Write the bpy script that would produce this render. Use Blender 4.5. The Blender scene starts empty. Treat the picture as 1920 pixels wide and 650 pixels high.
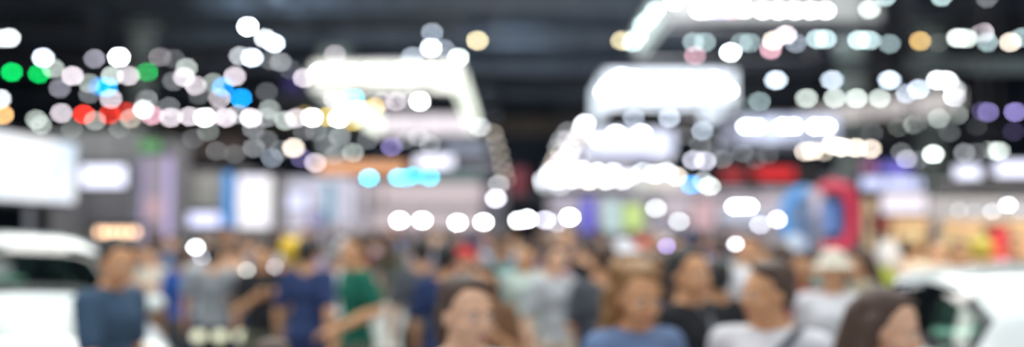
import bpy, bmesh, math, random
from mathutils import Vector, Matrix, Euler

# ------------------------------------------------------------------ camera, light, exposure
SC = bpy.context.scene
COL = SC.collection
F_PX = 2059.0
CAM_Z = 1.80
HORIZON = 425.0
PITCH = math.atan((HORIZON - 325.0) / F_PX)
cam_data = bpy.data.cameras.new('camera')
cam = bpy.data.objects.new('camera', cam_data)
COL.objects.link(cam)
cam.location = (0, 0, CAM_Z)
cam.rotation_euler = (math.pi / 2 + PITCH, 0, 0)
cam_data.sensor_width = 36.0
cam_data.lens = 36.0 * F_PX / 1920.0
cam_data.clip_end = 400
cam_data.dof.use_dof = True                 # the whole hall lies behind the plane of focus
cam_data.dof.focus_distance = 1.5
cam_data.dof.aperture_fstop = 1.36
cam_data.dof.aperture_blades = 9
cam_data.dof.aperture_ratio = 0.87
SC.camera = cam

SC.view_settings.view_transform = 'Standard'
SC.view_settings.look = 'None'
SC.view_settings.gamma = 1
SC.view_settings.use_curve_mapping = False
SC.view_settings.exposure = 0.0
SC.cycles.use_adaptive_sampling = False
SC.cycles.use_denoising = True
SC.cycles.sample_clamp_indirect = 2.0
SC.cycles.max_bounces = 5
SC.cycles.diffuse_bounces = 3
SC.cycles.glossy_bounces = 3
SC.cycles.transmission_bounces = 4
SC.cycles.caustics_reflective = False
SC.cycles.caustics_refractive = False

world = bpy.data.worlds.new('world')
SC.world = world
world.use_nodes = True
world.node_tree.nodes['Background'].inputs[0].default_value = (0.90, 0.93, 1.0, 1)
world.node_tree.nodes['Background'].inputs[1].default_value = 0.78


def area_light(name, loc, rot, sx, sy, power, color):
    ld = bpy.data.lights.new(name, 'AREA')
    ld.shape = 'RECTANGLE'; ld.size = sx; ld.size_y = sy
    ld.energy = power; ld.color = color
    o = bpy.data.objects.new(name, ld); COL.objects.link(o)
    o.location = loc; o.rotation_euler = rot
    return o


def spot_light(name, loc, target, power, color, size=1.4, radius=0.12):
    ld = bpy.data.lights.new(name, 'SPOT')
    ld.energy = power; ld.color = color; ld.spot_size = size; ld.spot_blend = 0.6
    ld.shadow_soft_size = radius
    o = bpy.data.objects.new(name, ld); COL.objects.link(o)
    o.location = loc
    o.rotation_euler = (Vector(target) - Vector(loc)).to_track_quat('-Z', 'Y').to_euler()
    return o


# area fills added overhead to light the near crowd (out of the frame)
area_light('hall_fill_light', (-1, 7, 8.6), (0, 0, 0), 14, 8, 900, (0.95, 1.0, 1.0))
area_light('hall_fill_light', (0, 19.5, 10.5), (0, 0, 0), 20, 7, 2300, (1.0, 0.97, 0.93))
# unseen spots added above the stands to brighten them
for sx_, sy_, tx, ty, pw, c in ((-5, 28, -5, 38, 2200, (1, .95, 1)), (6, 28, 8, 38, 2200, (1, .97, 1)),
                                (0, 40, 0, 56, 1800, (1, .93, .86)), (-9, 14, -9, 20, 260, (.95, .97, 1)),
                                (7.0, 9.6, 6.2, 15, 1500, (1, .88, .70))):
    spot_light('booth_fill_light', (sx_, sy_, 9.8 if sy_ > 20 else 6.2), (tx, ty, 2.0), pw, c, 1.9)
for sx_, sy_ in ((-12, 50), (0, 62), (12, 50)):       # unseen spots added to lift the dark roof
    spot_light('roof_fill_light', (sx_, sy_, 9.4), (sx_ * .6, sy_ + 10, 14), 1400, (.75, .88, 1), 2.6)


def W(px, py, d):
    """the point of the hall seen at that pixel, d metres down the hall"""
    u = (px - 960.0) / F_PX; v = (325.0 - py) / F_PX
    c, s = math.cos(PITCH), math.sin(PITCH)
    y = c - v * s; z = s + v * c
    k = d / y
    return Vector((u * k, d, CAM_Z + z * k))


# ------------------------------------------------------------------ materials
MATS = {}


def mat(name, col, rough=0.6, metal=0.0, emit=None, strength=0.0, noise=0.08, scale=6.0, spec=0.5, coat=0.0, trans=0.0):
    if name in MATS:
        return MATS[name]
    m = bpy.data.materials.new(name); m.use_nodes = True
    nt = m.node_tree; b = nt.nodes['Principled BSDF']
    b.inputs['Roughness'].default_value = rough
    b.inputs['Metallic'].default_value = metal
    b.inputs['Specular IOR Level'].default_value = spec
    b.inputs['Coat Weight'].default_value = coat
    b.inputs['Transmission Weight'].default_value = trans
    c = (col[0], col[1], col[2], 1)
    if noise > 0:
        tc = nt.nodes.new('ShaderNodeTexCoord'); n = nt.nodes.new('ShaderNodeTexNoise')
        n.inputs['Scale'].default_value = scale; n.inputs['Detail'].default_value = 3
        nt.links.new(tc.outputs['Object'], n.inputs['Vector'])
        r = nt.nodes.new('ShaderNodeValToRGB')
        r.color_ramp.elements[0].position = 0.3; r.color_ramp.elements[1].position = 0.7
        r.color_ramp.elements[0].color = tuple(max(0, x * (1 - noise)) for x in col[:3]) + (1,)
        r.color_ramp.elements[1].color = tuple(min(1, x * (1 + noise)) for x in col[:3]) + (1,)
        nt.links.new(n.outputs['Fac'], r.inputs['Fac'])
        nt.links.new(r.outputs['Color'], b.inputs['Base Color'])
    else:
        b.inputs['Base Color'].default_value = c
    if emit is not None:
        b.inputs['Emission Color'].default_value = (emit[0], emit[1], emit[2], 1)
        b.inputs['Emission Strength'].default_value = strength
        m.cycles.emission_sampling = 'NONE' if name.startswith('lens') else 'AUTO'
    MATS[name] = m
    return m


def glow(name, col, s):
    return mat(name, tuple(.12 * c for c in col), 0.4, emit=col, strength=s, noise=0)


def cell_glow(name, cols, s, scale=2.0):
    """lit screen or backlit graphic with soft patches of its own colours"""
    if name in MATS: return MATS[name]
    m = bpy.data.materials.new(name); m.use_nodes = True
    nt = m.node_tree; b = nt.nodes['Principled BSDF']
    b.inputs['Base Color'].default_value = (.1, .1, .1, 1); b.inputs['Roughness'].default_value = .3
    tc = nt.nodes.new('ShaderNodeTexCoord'); n = nt.nodes.new('ShaderNodeTexNoise')
    n.inputs['Scale'].default_value = scale; n.inputs['Detail'].default_value = 1
    nt.links.new(tc.outputs['Object'], n.inputs['Vector'])
    r = nt.nodes.new('ShaderNodeValToRGB')
    els = r.color_ramp.elements
    els[0].position = .32; els[0].color = cols[0] + (1,)
    els[1].position = .68; els[1].color = cols[-1] + (1,)
    for i, c in enumerate(cols[1:-1]):
        e = els.new(.32 + .36 * (i + 1) / (len(cols) - 1)); e.color = c + (1,)
    nt.links.new(n.outputs['Fac'], r.inputs['Fac'])
    nt.links.new(r.outputs['Color'], b.inputs['Emission Color'])
    b.inputs['Emission Strength'].default_value = s
    MATS[name] = m
    return m


# ------------------------------------------------------------------ mesh helpers
def tag(o, label, cat, group=None, kind=None):
    if label: o['label'] = label
    if cat: o['category'] = cat
    if group: o['group'] = group
    if kind: o['kind'] = kind
    return o


def thing(name, label, cat, loc=(0, 0, 0), rz=0.0, group=None, scale=1.0):
    o = bpy.data.objects.new(name, None); COL.objects.link(o)
    o.empty_display_size = 0.1
    o.location = loc; o.rotation_euler = (0, 0, rz)
    o.scale = (scale, scale, scale) if not isinstance(scale, tuple) else scale
    return tag(o, label, cat, group)


def link_mesh(name, me, m, parent=None, smooth=False):
    o = bpy.data.objects.new(name, me); COL.objects.link(o)
    if m is not None:
        if not me.materials: me.materials.append(m)
    if smooth:
        for p in me.polygons: p.use_smooth = True
    if parent is not None: o.parent = parent
    return o


def obj(name, bm, m, parent=None, smooth=False):
    me = bpy.data.meshes.new(name)
    bmesh.ops.recalc_face_normals(bm, faces=bm.faces[:])
    bm.to_mesh(me); bm.free()
    return link_mesh(name, me, m, parent, smooth)


def recolor(o, m, slot=0):
    o.material_slots[slot].link = 'OBJECT'
    o.material_slots[slot].material = m


def box(bm, c, s, rot=None):
    g = bmesh.ops.create_cube(bm, size=1.0)
    M = Matrix.Translation(Vector(c)) @ (rot.to_matrix().to_4x4() if rot else Matrix.Identity(4)) @ Matrix.Diagonal((s[0], s[1], s[2], 1))
    bmesh.ops.transform(bm, matrix=M, verts=g['verts'])
    return g['verts']


def bevel_box(bm, c, s, b=0.02, rot=None, seg=2):
    t = bmesh.new(); box(t, (0, 0, 0), s)
    bmesh.ops.bevel(t, geom=t.edges[:], offset=b, segments=seg, affect='EDGES', profile=.7)
    M = Matrix.Translation(Vector(c)) @ (rot.to_matrix().to_4x4() if rot else Matrix.Identity(4))
    bmesh.ops.transform(t, matrix=M, verts=t.verts)
    me = bpy.data.meshes.new('tmp'); t.to_mesh(me); t.free(); bm.from_mesh(me); bpy.data.meshes.remove(me)


def tube(bm, a, b, r1, r2=None, seg=10, caps=True):
    a, b = Vector(a), Vector(b); r2 = r1 if r2 is None else r2
    d = b - a
    if d.length < 1e-6: return
    g = bmesh.ops.create_cone(bm, cap_ends=caps, segments=seg, radius1=r1, radius2=r2, depth=d.length)
    M = Matrix.Translation((a + b) / 2) @ d.to_track_quat('Z', 'Y').to_matrix().to_4x4()
    bmesh.ops.transform(bm, matrix=M, verts=g['verts'])


def ball(bm, c, r, u=14, v=9, rot=None):
    g = bmesh.ops.create_uvsphere(bm, u_segments=u, v_segments=v, radius=1.0)
    if not hasattr(r, '__len__'): r = (r, r, r)
    M = Matrix.Translation(Vector(c)) @ (rot.to_matrix().to_4x4() if rot else Matrix.Identity(4)) @ Matrix.Diagonal((r[0], r[1], r[2], 1))
    bmesh.ops.transform(bm, matrix=M, verts=g['verts'])


def capsule(bm, a, ra, b, rb, seg=12):
    tube(bm, a, b, ra, rb, seg, True)
    ball(bm, a, ra, seg, 8); ball(bm, b, rb, seg, 8)


def lathe(bm, prof, seg=24, M=None):
    rings = []
    for r, z in prof:
        ring = []
        for i in range(seg):
            a = 2 * math.pi * i / seg
            v = Vector((r * math.cos(a), r * math.sin(a), z))
            ring.append(bm.verts.new(M @ v if M else v))
        rings.append(ring)
    for k in range(len(rings) - 1):
        for i in range(seg):
            j = (i + 1) % seg
            bm.faces.new((rings[k][i], rings[k][j], rings[k + 1][j], rings[k + 1][i]))
    for ring in (rings[0], rings[-1]):
        bm.faces.new(ring)


def remeshed(name, bm, voxel, smooth=2):
    """one continuous surface from overlapping volumes"""
    me = bpy.data.meshes.new(name + '_raw')
    bmesh.ops.recalc_face_normals(bm, faces=bm.faces[:])
    bm.to_mesh(me); bm.free()
    o = bpy.data.objects.new('raw', me); COL.objects.link(o)
    r = o.modifiers.new('r', 'REMESH'); r.mode = 'VOXEL'; r.voxel_size = voxel
    s = o.modifiers.new('s', 'SMOOTH'); s.factor = .5; s.iterations = smooth
    dg = bpy.context.evaluated_depsgraph_get(); dg.update()
    out = bpy.data.meshes.new_from_object(o.evaluated_get(dg))
    out.name = name
    bpy.data.objects.remove(o); bpy.data.meshes.remove(me)
    for p in out.polygons: p.use_smooth = True
    return out


def slab(name, p0, p1, th, z0a, z1a, m, parent, z0b=None, z1b=None):
    """upright panel from p0 to p1 (x, y), with thickness; its heights may differ at the two ends"""
    z0b = z0a if z0b is None else z0b; z1b = z1a if z1b is None else z1b
    a, b = Vector((p0[0], p0[1], 0)), Vector((p1[0], p1[1], 0))
    n = (b - a).normalized().cross(Vector((0, 0, 1))) * th
    bm = bmesh.new()
    vs = [bm.verts.new(v) for v in (a + Vector((0, 0, z0a)), b + Vector((0, 0, z0b)), b + Vector((0, 0, z1b)), a + Vector((0, 0, z1a)),
                                    a - n + Vector((0, 0, z0a)), b - n + Vector((0, 0, z0b)), b - n + Vector((0, 0, z1b)), a - n + Vector((0, 0, z1a)))]
    for f in ((0, 1, 2, 3), (7, 6, 5, 4), (0, 4, 5, 1), (1, 5, 6, 2), (2, 6, 7, 3), (3, 7, 4, 0)):
        bm.faces.new([vs[i] for i in f])
    bmesh.ops.bevel(bm, geom=bm.edges[:], offset=min(0.012, abs(th) * .2), segments=1, affect='EDGES')
    return obj(name, bm, m, parent)


# ------------------------------------------------------------------ the hall
HALL_Y = 112.0
CEIL = 13.2
m_floor = mat('floor_vinyl', (.34, .34, .36), .28, noise=.12, scale=.6)
m_ceil = mat('ceiling_sheet', (.11, .14, .18), .8, noise=.2, scale=.4)
m_beam = mat('beam_paint', (.14, .17, .21), .6, noise=.15, scale=2)
m_wall = mat('hall_wall', (.07, .10, .14), .8, noise=.2, scale=.3)
m_band = mat('bulkhead_boards', (.36, .30, .24), .7, noise=.15, scale=.5)
m_black = mat('black_metal', (.025, .026, .03), .45, .6, noise=.1)
m_alu = mat('brushed_aluminium', (.30, .31, .33), .4, .85, noise=.1)
m_darkalu = mat('dark_truss_metal', (.10, .105, .12), .5, .7, noise=.1)


def structure(name, bm, m):
    return tag(obj(name, bm, m), None, None, kind='structure')


bm = bmesh.new(); box(bm, (0, 52, -.05), (80, 124, .1)); structure('floor', bm, m_floor)
bm = bmesh.new(); box(bm, (0, 62, CEIL + .1), (80, 104, .2)); structure('ceiling', bm, m_ceil)
bm = bmesh.new(); box(bm, (0, HALL_Y, CEIL / 2), (80, .3, CEIL)); structure('wall_back', bm, m_wall)
bm = bmesh.new(); box(bm, (-40, 62, CEIL / 2), (.3, 104, CEIL)); structure('wall_left', bm, m_wall)
bm = bmesh.new(); box(bm, (40, 62, CEIL / 2), (.3, 104, CEIL)); structure('wall_right', bm, m_wall)
bm = bmesh.new(); box(bm, (0, HALL_Y - .4, 12.0), (79.6, .5, 2.0))
for i in range(40): box(bm, (-39 + 2 * i, HALL_Y - .68, 12.0), (.12, .06, 2.0))
structure('trim_1', bm, m_band)
for i, y in enumerate((36, 44, 53, 63, 75, 90)):
    bm = bmesh.new()                                   # roof beams: steel I sections across the hall
    h = .9
    box(bm, (0, y, CEIL - .06), (79, .5, .08)); box(bm, (0, y, CEIL - h), (79, .5, .08)); box(bm, (0, y, CEIL - h / 2), (79, .07, h))
    for k in range(-19, 20): box(bm, (k * 2, y, CEIL - h / 2), (.06, .4, h - .1))
    structure('roof_beam' if i == 0 else 'roof_beam.%03d' % i, bm, m_beam)
for i, x in enumerate((-22, -11, 11, 22)):
    bm = bmesh.new(); box(bm, (x, 70, CEIL - .3), (.35, 84, .5)); box(bm, (x, 70, CEIL - .58), (.6, 84, .06))
    structure('roof_purlin' if i == 0 else 'roof_purlin.%03d' % i, bm, m_beam)
m_col = mat('column_paint', (.60, .68, .60), .7, noise=.1)
for i, (px, d, w) in enumerate(((625, 66, 1.5), (262, 60, 1.0), (1600, 58, 1.3), (1750, 58, 1.0))):
    p = W(px, 425, d); bm = bmesh.new()
    bevel_box(bm, (p.x, d, CEIL / 2), (w, w, CEIL - .02), .08); box(bm, (p.x, d, CEIL - .4), (w + .5, w + .5, .3)); box(bm, (p.x, d, .3), (w + .2, w + .2, .6))
    structure('column' if i == 0 else 'column.%03d' % i, bm, m_col)

# ------------------------------------------------------------------ lamps
COLS = dict(w=(.90, .95, 1), p=(1, .90, .98), g=(.88, 1, .93), G=(.0, .85, .16), B=(.0, .36, 1), C=(.02, .68, 1), R=(1, .05, .03),
            Y=(1, .72, .12), O=(1, .55, .22), V=(.48, .40, .95), L=(.84, .84, 1), T=(.70, .95, .98), k=(1, .55, .66), K=(1, .87, .74), A=(.9, .58, .2), b=(.72, .84, 1))
ORD = ['first', 'second', 'third', 'fourth', 'fifth', 'sixth', 'seventh', 'eighth', 'ninth', 'tenth', 'eleventh', 'twelfth', 'thirteenth', 'fourteenth',
       'fifteenth', 'sixteenth', 'seventeenth', 'eighteenth', 'nineteenth', 'twentieth', 'twenty-first', 'twenty-second', 'twenty-third', 'twenty-fourth', 'twenty-fifth',
       'twenty-sixth', 'twenty-seventh', 'twenty-eighth', 'twenty-ninth', 'thirtieth']
CNAME = dict(w='white', p='pinkish white', g='greenish white', G='green', B='blue', C='cyan', R='red', Y='yellow', O='orange', V='violet', L='lavender', T='pale teal', k='pink', K='warm white', A='amber', b='bluish white')

_bm = bmesh.new()                                      # can, unit = lens radius, lens towards -y
Mr = Matrix.Rotation(math.pi / 2, 4, 'X')
lathe(_bm, [(.35, -3.1), (.75, -3.0), (.95, -2.6), (.95, -.9), (1.02, -.8), (1.12, -.5), (1.12, .18), (1.04, .18), (1.0, .02), (.9, 0)], 16, Mr)
for k in range(3): lathe(_bm, [(1.0, -2.4 + .35 * k), (1.08, -2.38 + .35 * k), (1.08, -2.3 + .35 * k), (1.0, -2.28 + .35 * k)], 16, Mr)
HOUSING = bpy.data.meshes.new('lamp_housing'); bmesh.ops.recalc_face_normals(_bm, faces=_bm.faces[:]); _bm.to_mesh(HOUSING); _bm.free()
HOUSING.materials.append(m_black)
_bm = bmesh.new()
lathe(_bm, [(.98, .02), (.9, .09), (.7, .17), (.4, .23), (.02, .25)], 16, Mr)
LENS = bpy.data.meshes.new('lens'); bmesh.ops.recalc_face_normals(_bm, faces=_bm.faces[:]); _bm.to_mesh(LENS); _bm.free()
LENS.materials.append(m_black)
_bm = bmesh.new()
for s in (-1, 1): box(_bm, (s * 1.25, 1.2, .75), (.1, .35, 1.9))
box(_bm, (0, 1.2, 1.72), (2.6, .35, .1)); tube(_bm, (-1.35, 1.2, 0), (1.35, 1.2, 0), .14)
YOKE = bpy.data.meshes.new('yoke'); _bm.to_mesh(YOKE); _bm.free(); YOKE.materials.append(m_black)
_bm = bmesh.new(); tube(_bm, (0, 0, 0), (0, 0, 1), 1, seg=6)
ROD = bpy.data.meshes.new('drop_rod'); _bm.to_mesh(ROD); _bm.free(); ROD.materials.append(m_black)
LENS_R = 3.7
KRATIO = 24.0


def lens_mat(code, v):
    v = round((v * 1.06 if v < .75 else v) * 20) / 20
    c = COLS[code]
    return mat('lens_%s_%.2f' % (CNAME[code].replace(' ', '_'), v), (.3, .3, .3), .2, emit=c, strength=KRATIO * (v ** 2.2) * (1.5 if v < 1.05 else 1.15), noise=0)


def hook(root, sign_y, top, r, sx):
    """arm that carries a lamp from the top edge of a sign"""
    z = (top + .13 - root.location.z) / r; y = (sign_y + .12 - root.location.y) / r
    bm = bmesh.new(); z0 = min(1.7, z)
    tube(bm, (0, 1.2, z0), (0, 1.2, z), .16, seg=6); tube(bm, (0, 1.2, z), (0, y, z), .16, seg=6); tube(bm, (0, y, z), (0, y, z - .035 / r), .16, seg=6)
    if z < 1.7: tube(bm, (0, 1.2, 1.7), (0, 1.2, z), .16, seg=6)
    obj('mounting_arm', bm, m_black, root)


def lamp(px, py, d, code, v, label, group, top_z=None, sx=1.0, fixed=None, r_px=LENS_R, name='spotlight', sign=None):
    p = fixed if fixed is not None else W(px, py, d)
    r = r_px * p.y / F_PX
    root = thing(name, label, 'light', p, math.atan2(p.x, p.y) * -0.6, group)
    root.scale = (r * sx, r, r)
    h = link_mesh('lamp_housing', HOUSING, None, root, True); h.rotation_euler = (.12, 0, 0)
    l = link_mesh('lens', LENS, None, root, True); l.rotation_euler = (.12, 0, 0); recolor(l, lens_mat(code, v))
    link_mesh('yoke', YOKE, None, root)
    if sign is not None: root.rotation_euler = (0, 0, 0); hook(root, sign[0], sign[1], r, sx)
    if top_z is not None and top_z > p.z:
        q = link_mesh('drop_rod', ROD, None, root)
        q.location = (0, 1.2, 1.7); q.scale = (.16 / sx, .16, max(.05, (top_z - p.z) / r - 1.7))
    return root


def truss_mesh(L, w=.34, r=.025):
    bm = bmesh.new()
    for y in (-w / 2, w / 2):
        for z in (-w / 2, w / 2):
            tube(bm, (0, y, z), (L, y, z), r, seg=8)
    n = max(2, int(L / .55)); s = L / n
    for i in range(n):
        x0, x1 = i * s, (i + 1) * s
        if i % 2: x0, x1 = x1, x0
        for y in (-w / 2, w / 2): tube(bm, (x0, y, -w / 2), (x1, y, w / 2), r * .5, seg=5)
        for z in (-w / 2, w / 2): tube(bm, (x0, -w / 2, z), (x1, w / 2, z), r * .5, seg=5)
    return bm


def truss(a, b, label, w=.3, m=None, cable_to=CEIL):
    a, b = Vector(a), Vector(b)
    root = thing('lighting_truss', label, 'truss', a, 0)
    root.rotation_euler = (b - a).to_track_quat('X', 'Z').to_euler()
    L = (b - a).length
    obj('truss_frame', truss_mesh(L, w), m or m_darkalu, root)
    inv = root.rotation_euler.to_matrix().inverted()
    for t in ((.12, .88) if L > 3 else (.5,)):
        p = a.lerp(b, t); up = Vector((0, 0, cable_to - p.z))
        bm = bmesh.new()
        lo = inv @ (p - a); hi = inv @ (p - a + up)
        tube(bm, lo, hi, .012, seg=6); tube(bm, lo, lo + (hi - lo) * .04, .05, seg=8)
        obj('hanging_cable', bm, m_black, root)
    return root


def lamp_row(rowname, where, d, lamps, rail_py=None, rail=True, w=.3):
    """a straight rail across the hall and the lamps hung under it; each lamp (px, py, colour, brightness[, width])"""
    lamps = [list(q) for q in sorted(lamps, key=lambda q: q[0])]
    for i, q in enumerate(lamps):                      # cans on one rail keep clear of one another
        for o_ in lamps[:i]:
            if abs(q[0] - o_[0]) < 9 and abs(q[1] - o_[1]) < 12: q[0] = o_[0] + 9
    ys = [q[1] for q in lamps]
    rp = min(rail_py if rail_py is not None else 999, min(ys) - 22)
    layers = []                                        # parallel rails one behind the other where cans would touch
    for q in lamps:
        for L in layers:
            if all(abs(q[0] - o_[0]) >= 7.0 * ((q[4] if len(q) > 4 else 1) + (o_[4] if len(o_) > 4 else 1)) for o_ in L):
                L.append(q); break
        else:
            layers.append([q])
    for li, L in enumerate(layers):
        dl = d + li * max(.9, .018 * d)
        a = W(L[0][0] - 36, rp, dl); b = W(L[-1][0] + 36, rp, dl); b.z = a.z
        k = 1.2 * LENS_R * dl / F_PX + w / 2
        truss(a + Vector((0, k, 0)), b + Vector((0, k, 0)), 'dark lighting truss, %s%s' % (('', 'second rail behind, ', 'third rail behind, ', 'fourth rail behind, ', 'fifth rail behind, ')[min(li, 4)], where), w)
        for q in L:
            while len(q) < 5: q.append(1.0)
            q.append(dl); q.append(a.z - w / 2 - .0265)
    seen = {}
    for q in lamps: seen[q[2]] = seen.get(q[2], 0) + 1
    cnt = {}
    for q in lamps:
        c = q[2]; cnt[c] = cnt.get(c, 0) + 1
        if seen[c] == 1: lab = 'the only %s spotlight on the %s' % (CNAME[c], rowname)
        else: lab = '%s %s spotlight from the left on the %s' % (ORD[cnt[c] - 1], CNAME[c], rowname)
        lamp(q[0], q[1], q[5], c, q[3], lab, 'spotlights on the ' + rowname, q[6], q[4])


# left side rows
lamp_row('leftmost upper rail', 'highest at the far left edge of the hall', 34,
         [(0, 72, 'w', .8), (18, 71, 'w', 1.0), (81, 108, 'b', 1.25, 1.15), (176, 110, 'L', .62), (223, 107, 'w', 1.8, 1.1), (300, 107, 'p', .52), (326, 110, 'w', .3)])
lamp_row('green lit rail', 'carrying the green lamps at left', 38,
         [(22, 135, 'G', .85), (73, 138, 'G', .78), (275, 135, 'G', .8), (100, 128, 'g', .62), (136, 142, 'p', .85), (210, 142, 'g', .7), (241, 142, 'p', .72),
          (350, 127, 'g', .6), (345, 144, 'p', .7), (440, 143, 'p', .78), (400, 155, 'g', .5)], rail_py=104)
lamp_row('blue lit rail', 'carrying the blue lamps at left', 43,
         [(112, 165, 'L', .45), (168, 156, 'g', .5), (200, 163, 'B', 1.0), (186, 162, 'B', .6), (208, 185, 'p', .72), (168, 176, 'w', .38), (0, 185, 'w', .9), (325, 152, 'w', .4), (367, 160, 'p', .85),
          (418, 163, 'B', .9), (452, 184, 'B', 1.0), (411, 184, 'p', .8), (372, 178, 'w', .35), (275, 186, 'w', .5), (317, 200, 'w', .4), (500, 172, 'w', .3)])
lamp_row('red lit rail', 'carrying the red lamps at left', 48,
         [(5, 215, 'O', .95), (68, 224, 'g', .55), (68, 234, 'g', .5), (115, 212, 'p', .72), (157, 214, 'R', 1.05), (205, 215, 'R', .7), (236, 209, 'R', .6), (178, 226, 'g', .5), (270, 205, 'w', 1.0),
          (245, 222, 'K', .55), (285, 216, 'k', .8), (320, 220, 'p', .82), (355, 218, 'p', .8), (384, 220, 'w', 1.5), (423, 220, 'p', .78), (405, 216, 'p', .5), (470, 221, 'p', .95), (447, 214, 'w', .5),
          (505, 205, 'g', .5), (500, 220, 'w', .45)])
lamp_row('middle rail left of the tall white sign', 'under the tall white hanging sign at left', 36,
         [(535, 226, 'g', .6), (555, 221, 'p', .72), (585, 220, 'w', 1.6), (612, 219, 'Y', .75), (635, 222, 'w', 1.5), (661, 228, 'Y', .6), (572, 214, 'Y', .4)], rail_py=188)
lamp_row('short rail before the tall white sign', 'before the tall white sign at left', 34.4,
         [(625, 186, 'p', .68), (663, 184, 'C', .85), (655, 186, 'C', .5), (672, 206, 'w', 1.3), (702, 200, 'Y', .65), (716, 190, 'p', .55), (743, 190, 'p', .6), (787, 190, 'w', 1.5), (768, 188, 'w', .4)], rail_py=170)
lamp_row('low dim rail at left', 'low and dim across the left booths', 58,
         [(135, 241, 'g', .35), (225, 241, 'g', .4), (333, 266, 'w', .42), (352, 281, 'w', .32), (362, 260, 'w', .3), (390, 246, 'g', .38), (407, 283, 'w', .38), (440, 289, 'w', .28), (475, 241, 'w', .42),
          (476, 277, 'w', .42), (500, 262, 'w', .32), (510, 296, 'b', .45), (527, 281, 'w', .32), (570, 246, 'w', .34), (592, 246, 'w', .34), (637, 256, 'w', .42), (550, 277, 'K', .8, 1.5), (628, 291, 'w', .36), (592, 305, 'p', .72),
          (662, 286, 'g', .52), (735, 275, 'V', .62), (565, 296, 'V', .42), (610, 270, 'w', .3), (690, 262, 'w', .35), (715, 300, 'w', .3)], rail_py=236)
lamp_row('lower sign ring at left', 'behind the lower edge of the white sign at left', 64,
         [(785, 256, 'w', .5), (812, 250, 'w', .6), (806, 270, 'w', .42), (847, 238, 'g', .6), (885, 240, 'w', .7), (900, 238, 'w', .6), (760, 262, 'w', .35), (740, 248, 'w', .4)], rail_py=228)
lamp_row('cyan lit rail', 'carrying the cyan lamps above the pink fascia', 40,
         [(692, 333, 'C', .95), (747, 332, 'C', .95), (775, 329, 'C', .85), (805, 332, 'C', .9), (762, 334, 'C', .6), (720, 346, 'w', .5), (722, 378, 'w', .42), (770, 355, 'L', .68), (800, 356, 'L', .68), (826, 355, 'L', .6),
          (851, 353, 'p', .6), (876, 350, 'L', .5), (935, 345, 'w', .5), (930, 372, 'L', 1.05, 1.05), (678, 376, 'w', 1.25), (692, 376, 'w', 1.25)], rail_py=316)
lamp_row('low bright rail over the aisle at left', 'low over the middle of the crowd', 30,
         [(749, 413, 'w', 1.35), (792, 413, 'w', 1.35), (858, 417, 'w', 1.2), (907, 416, 'w', 1.35), (719, 449, 'g', .6), (837, 440, 'w', .4)], rail_py=392, w=.16)
lamp_row('low bright rail over the aisle at right', 'low at the right side of the aisle', 31.5,
         [(972, 413, 'w', 1.3), (989, 410, 'w', 1.6), (1022, 412, 'L', .85), (1068, 407, 'w', 1.6), (1045, 418, 'L', .5), (1230, 390, 'w', .7), (1273, 415, 'w', .65), (1330, 412, 'k', .6)], rail_py=378, w=.16)
# truss running down the hall at upper left
a = W(430, 22, 33); b = W(560, 118, 44); a.x -= .3; b.x -= .3
a.z = b.z = (a.z + b.z) / 2 + 1.4
truss(a, b, 'dark box lighting truss running down the hall above the left lamps')
for i, (px, py, c, v) in enumerate([(465, 50, 'w', 1.7), (497, 72, 'w', 1.05), (514, 81, 'b', 1.3), (473, 108, 'b', 1.3), (450, 105, 'w', .65), (526, 116, 'w', .52), (545, 130, 'w', .3), (570, 146, 'p', .8), (507, 113, 'w', .35)]):
    lamp(px, py, 34 + i * 1.15, c, v, '%s spotlight from the near end of the truss running down the hall at left' % ORD[i], 'spotlights of the long left truss', CEIL)
lamp_row('rail above the tall white sign', 'above the tall white hanging sign at left', 44,
         [(628, 102, 'p', .5), (773, 106, 'b', .62), (810, 61, 'b', .62), (808, 90, 'w', 1.25), (832, 92, 'b', .52)], rail_py=44)
# the two warm high-bay lamps under the roof
for px, lab in ((895, 'left of the two warm yellow high-bay lamps under the dark roof'), (1166, 'right of the two warm yellow high-bay lamps under the dark roof')):
    r = lamp(px, 76, 60.0, 'K', 1.15, lab, 'high-bay lamps', CEIL, name='high_bay_lamp')
    for ch in r.children:
        if ch.name.startswith('lens'): recolor(ch, mat('lens_warm_yellow', (.3, .3, .3), .2, emit=(1, .86, .50), strength=28, noise=0))
# right side rows
lamp_row('topmost right rail', 'highest at upper right', 28.3,
         [(1264, 4, 'T', .85), (1660, -6, 'T', .7), (1765, -6, 'T', .7), (1630, 18, 'g', .85, 1.2), (1850, -3, 'w', .4)], rail_py=-40)
lamp_row('upper right rail', 'crossing below the near white sign at right', 37,
         [(1300, 79, 'T', .55), (1322, 79, 'T', .55), (1370, 98, 'w', 1.7), (1303, 104, 'k', .62), (1390, 80, 'T', .45), (1406, 80, 'T', .5), (1450, 76, 'K', .95), (1473, 65, 'p', 1.2), (1445, 93, 'k', .8), (1492, 81, 'b', .5),
          (1532, 73, 'T', .8), (1548, 73, 'T', .8), (1575, 81, 'T', .42), (1610, 75, 'T', .85, 1.2), (1630, 75, 'T', .85, 1.2), (1668, 82, 'T', .52), (1725, 77, 'A', .78), (1760, 80, 'g', .25), (1795, 71, 'g', .9, 1.2),
          (1812, 72, 'g', .85), (1843, 61, 'p', .95), (1851, 79, 'T', .6), (1894, 79, 'K', .88), (1917, 70, 'T', .62)], rail_py=40)
lamp_row('rail of blue-white ovals', 'carrying blue-white oval lamps at right', 42,
         [(1455, 150, 'b', .85, 1.6), (1560, 150, 'b', .82, 1.6), (1668, 150, 'b', .85, 1.6), (1423, 190, 'T', .62, 1.2), (1400, 200, 'T', .35)], rail_py=120)
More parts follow.
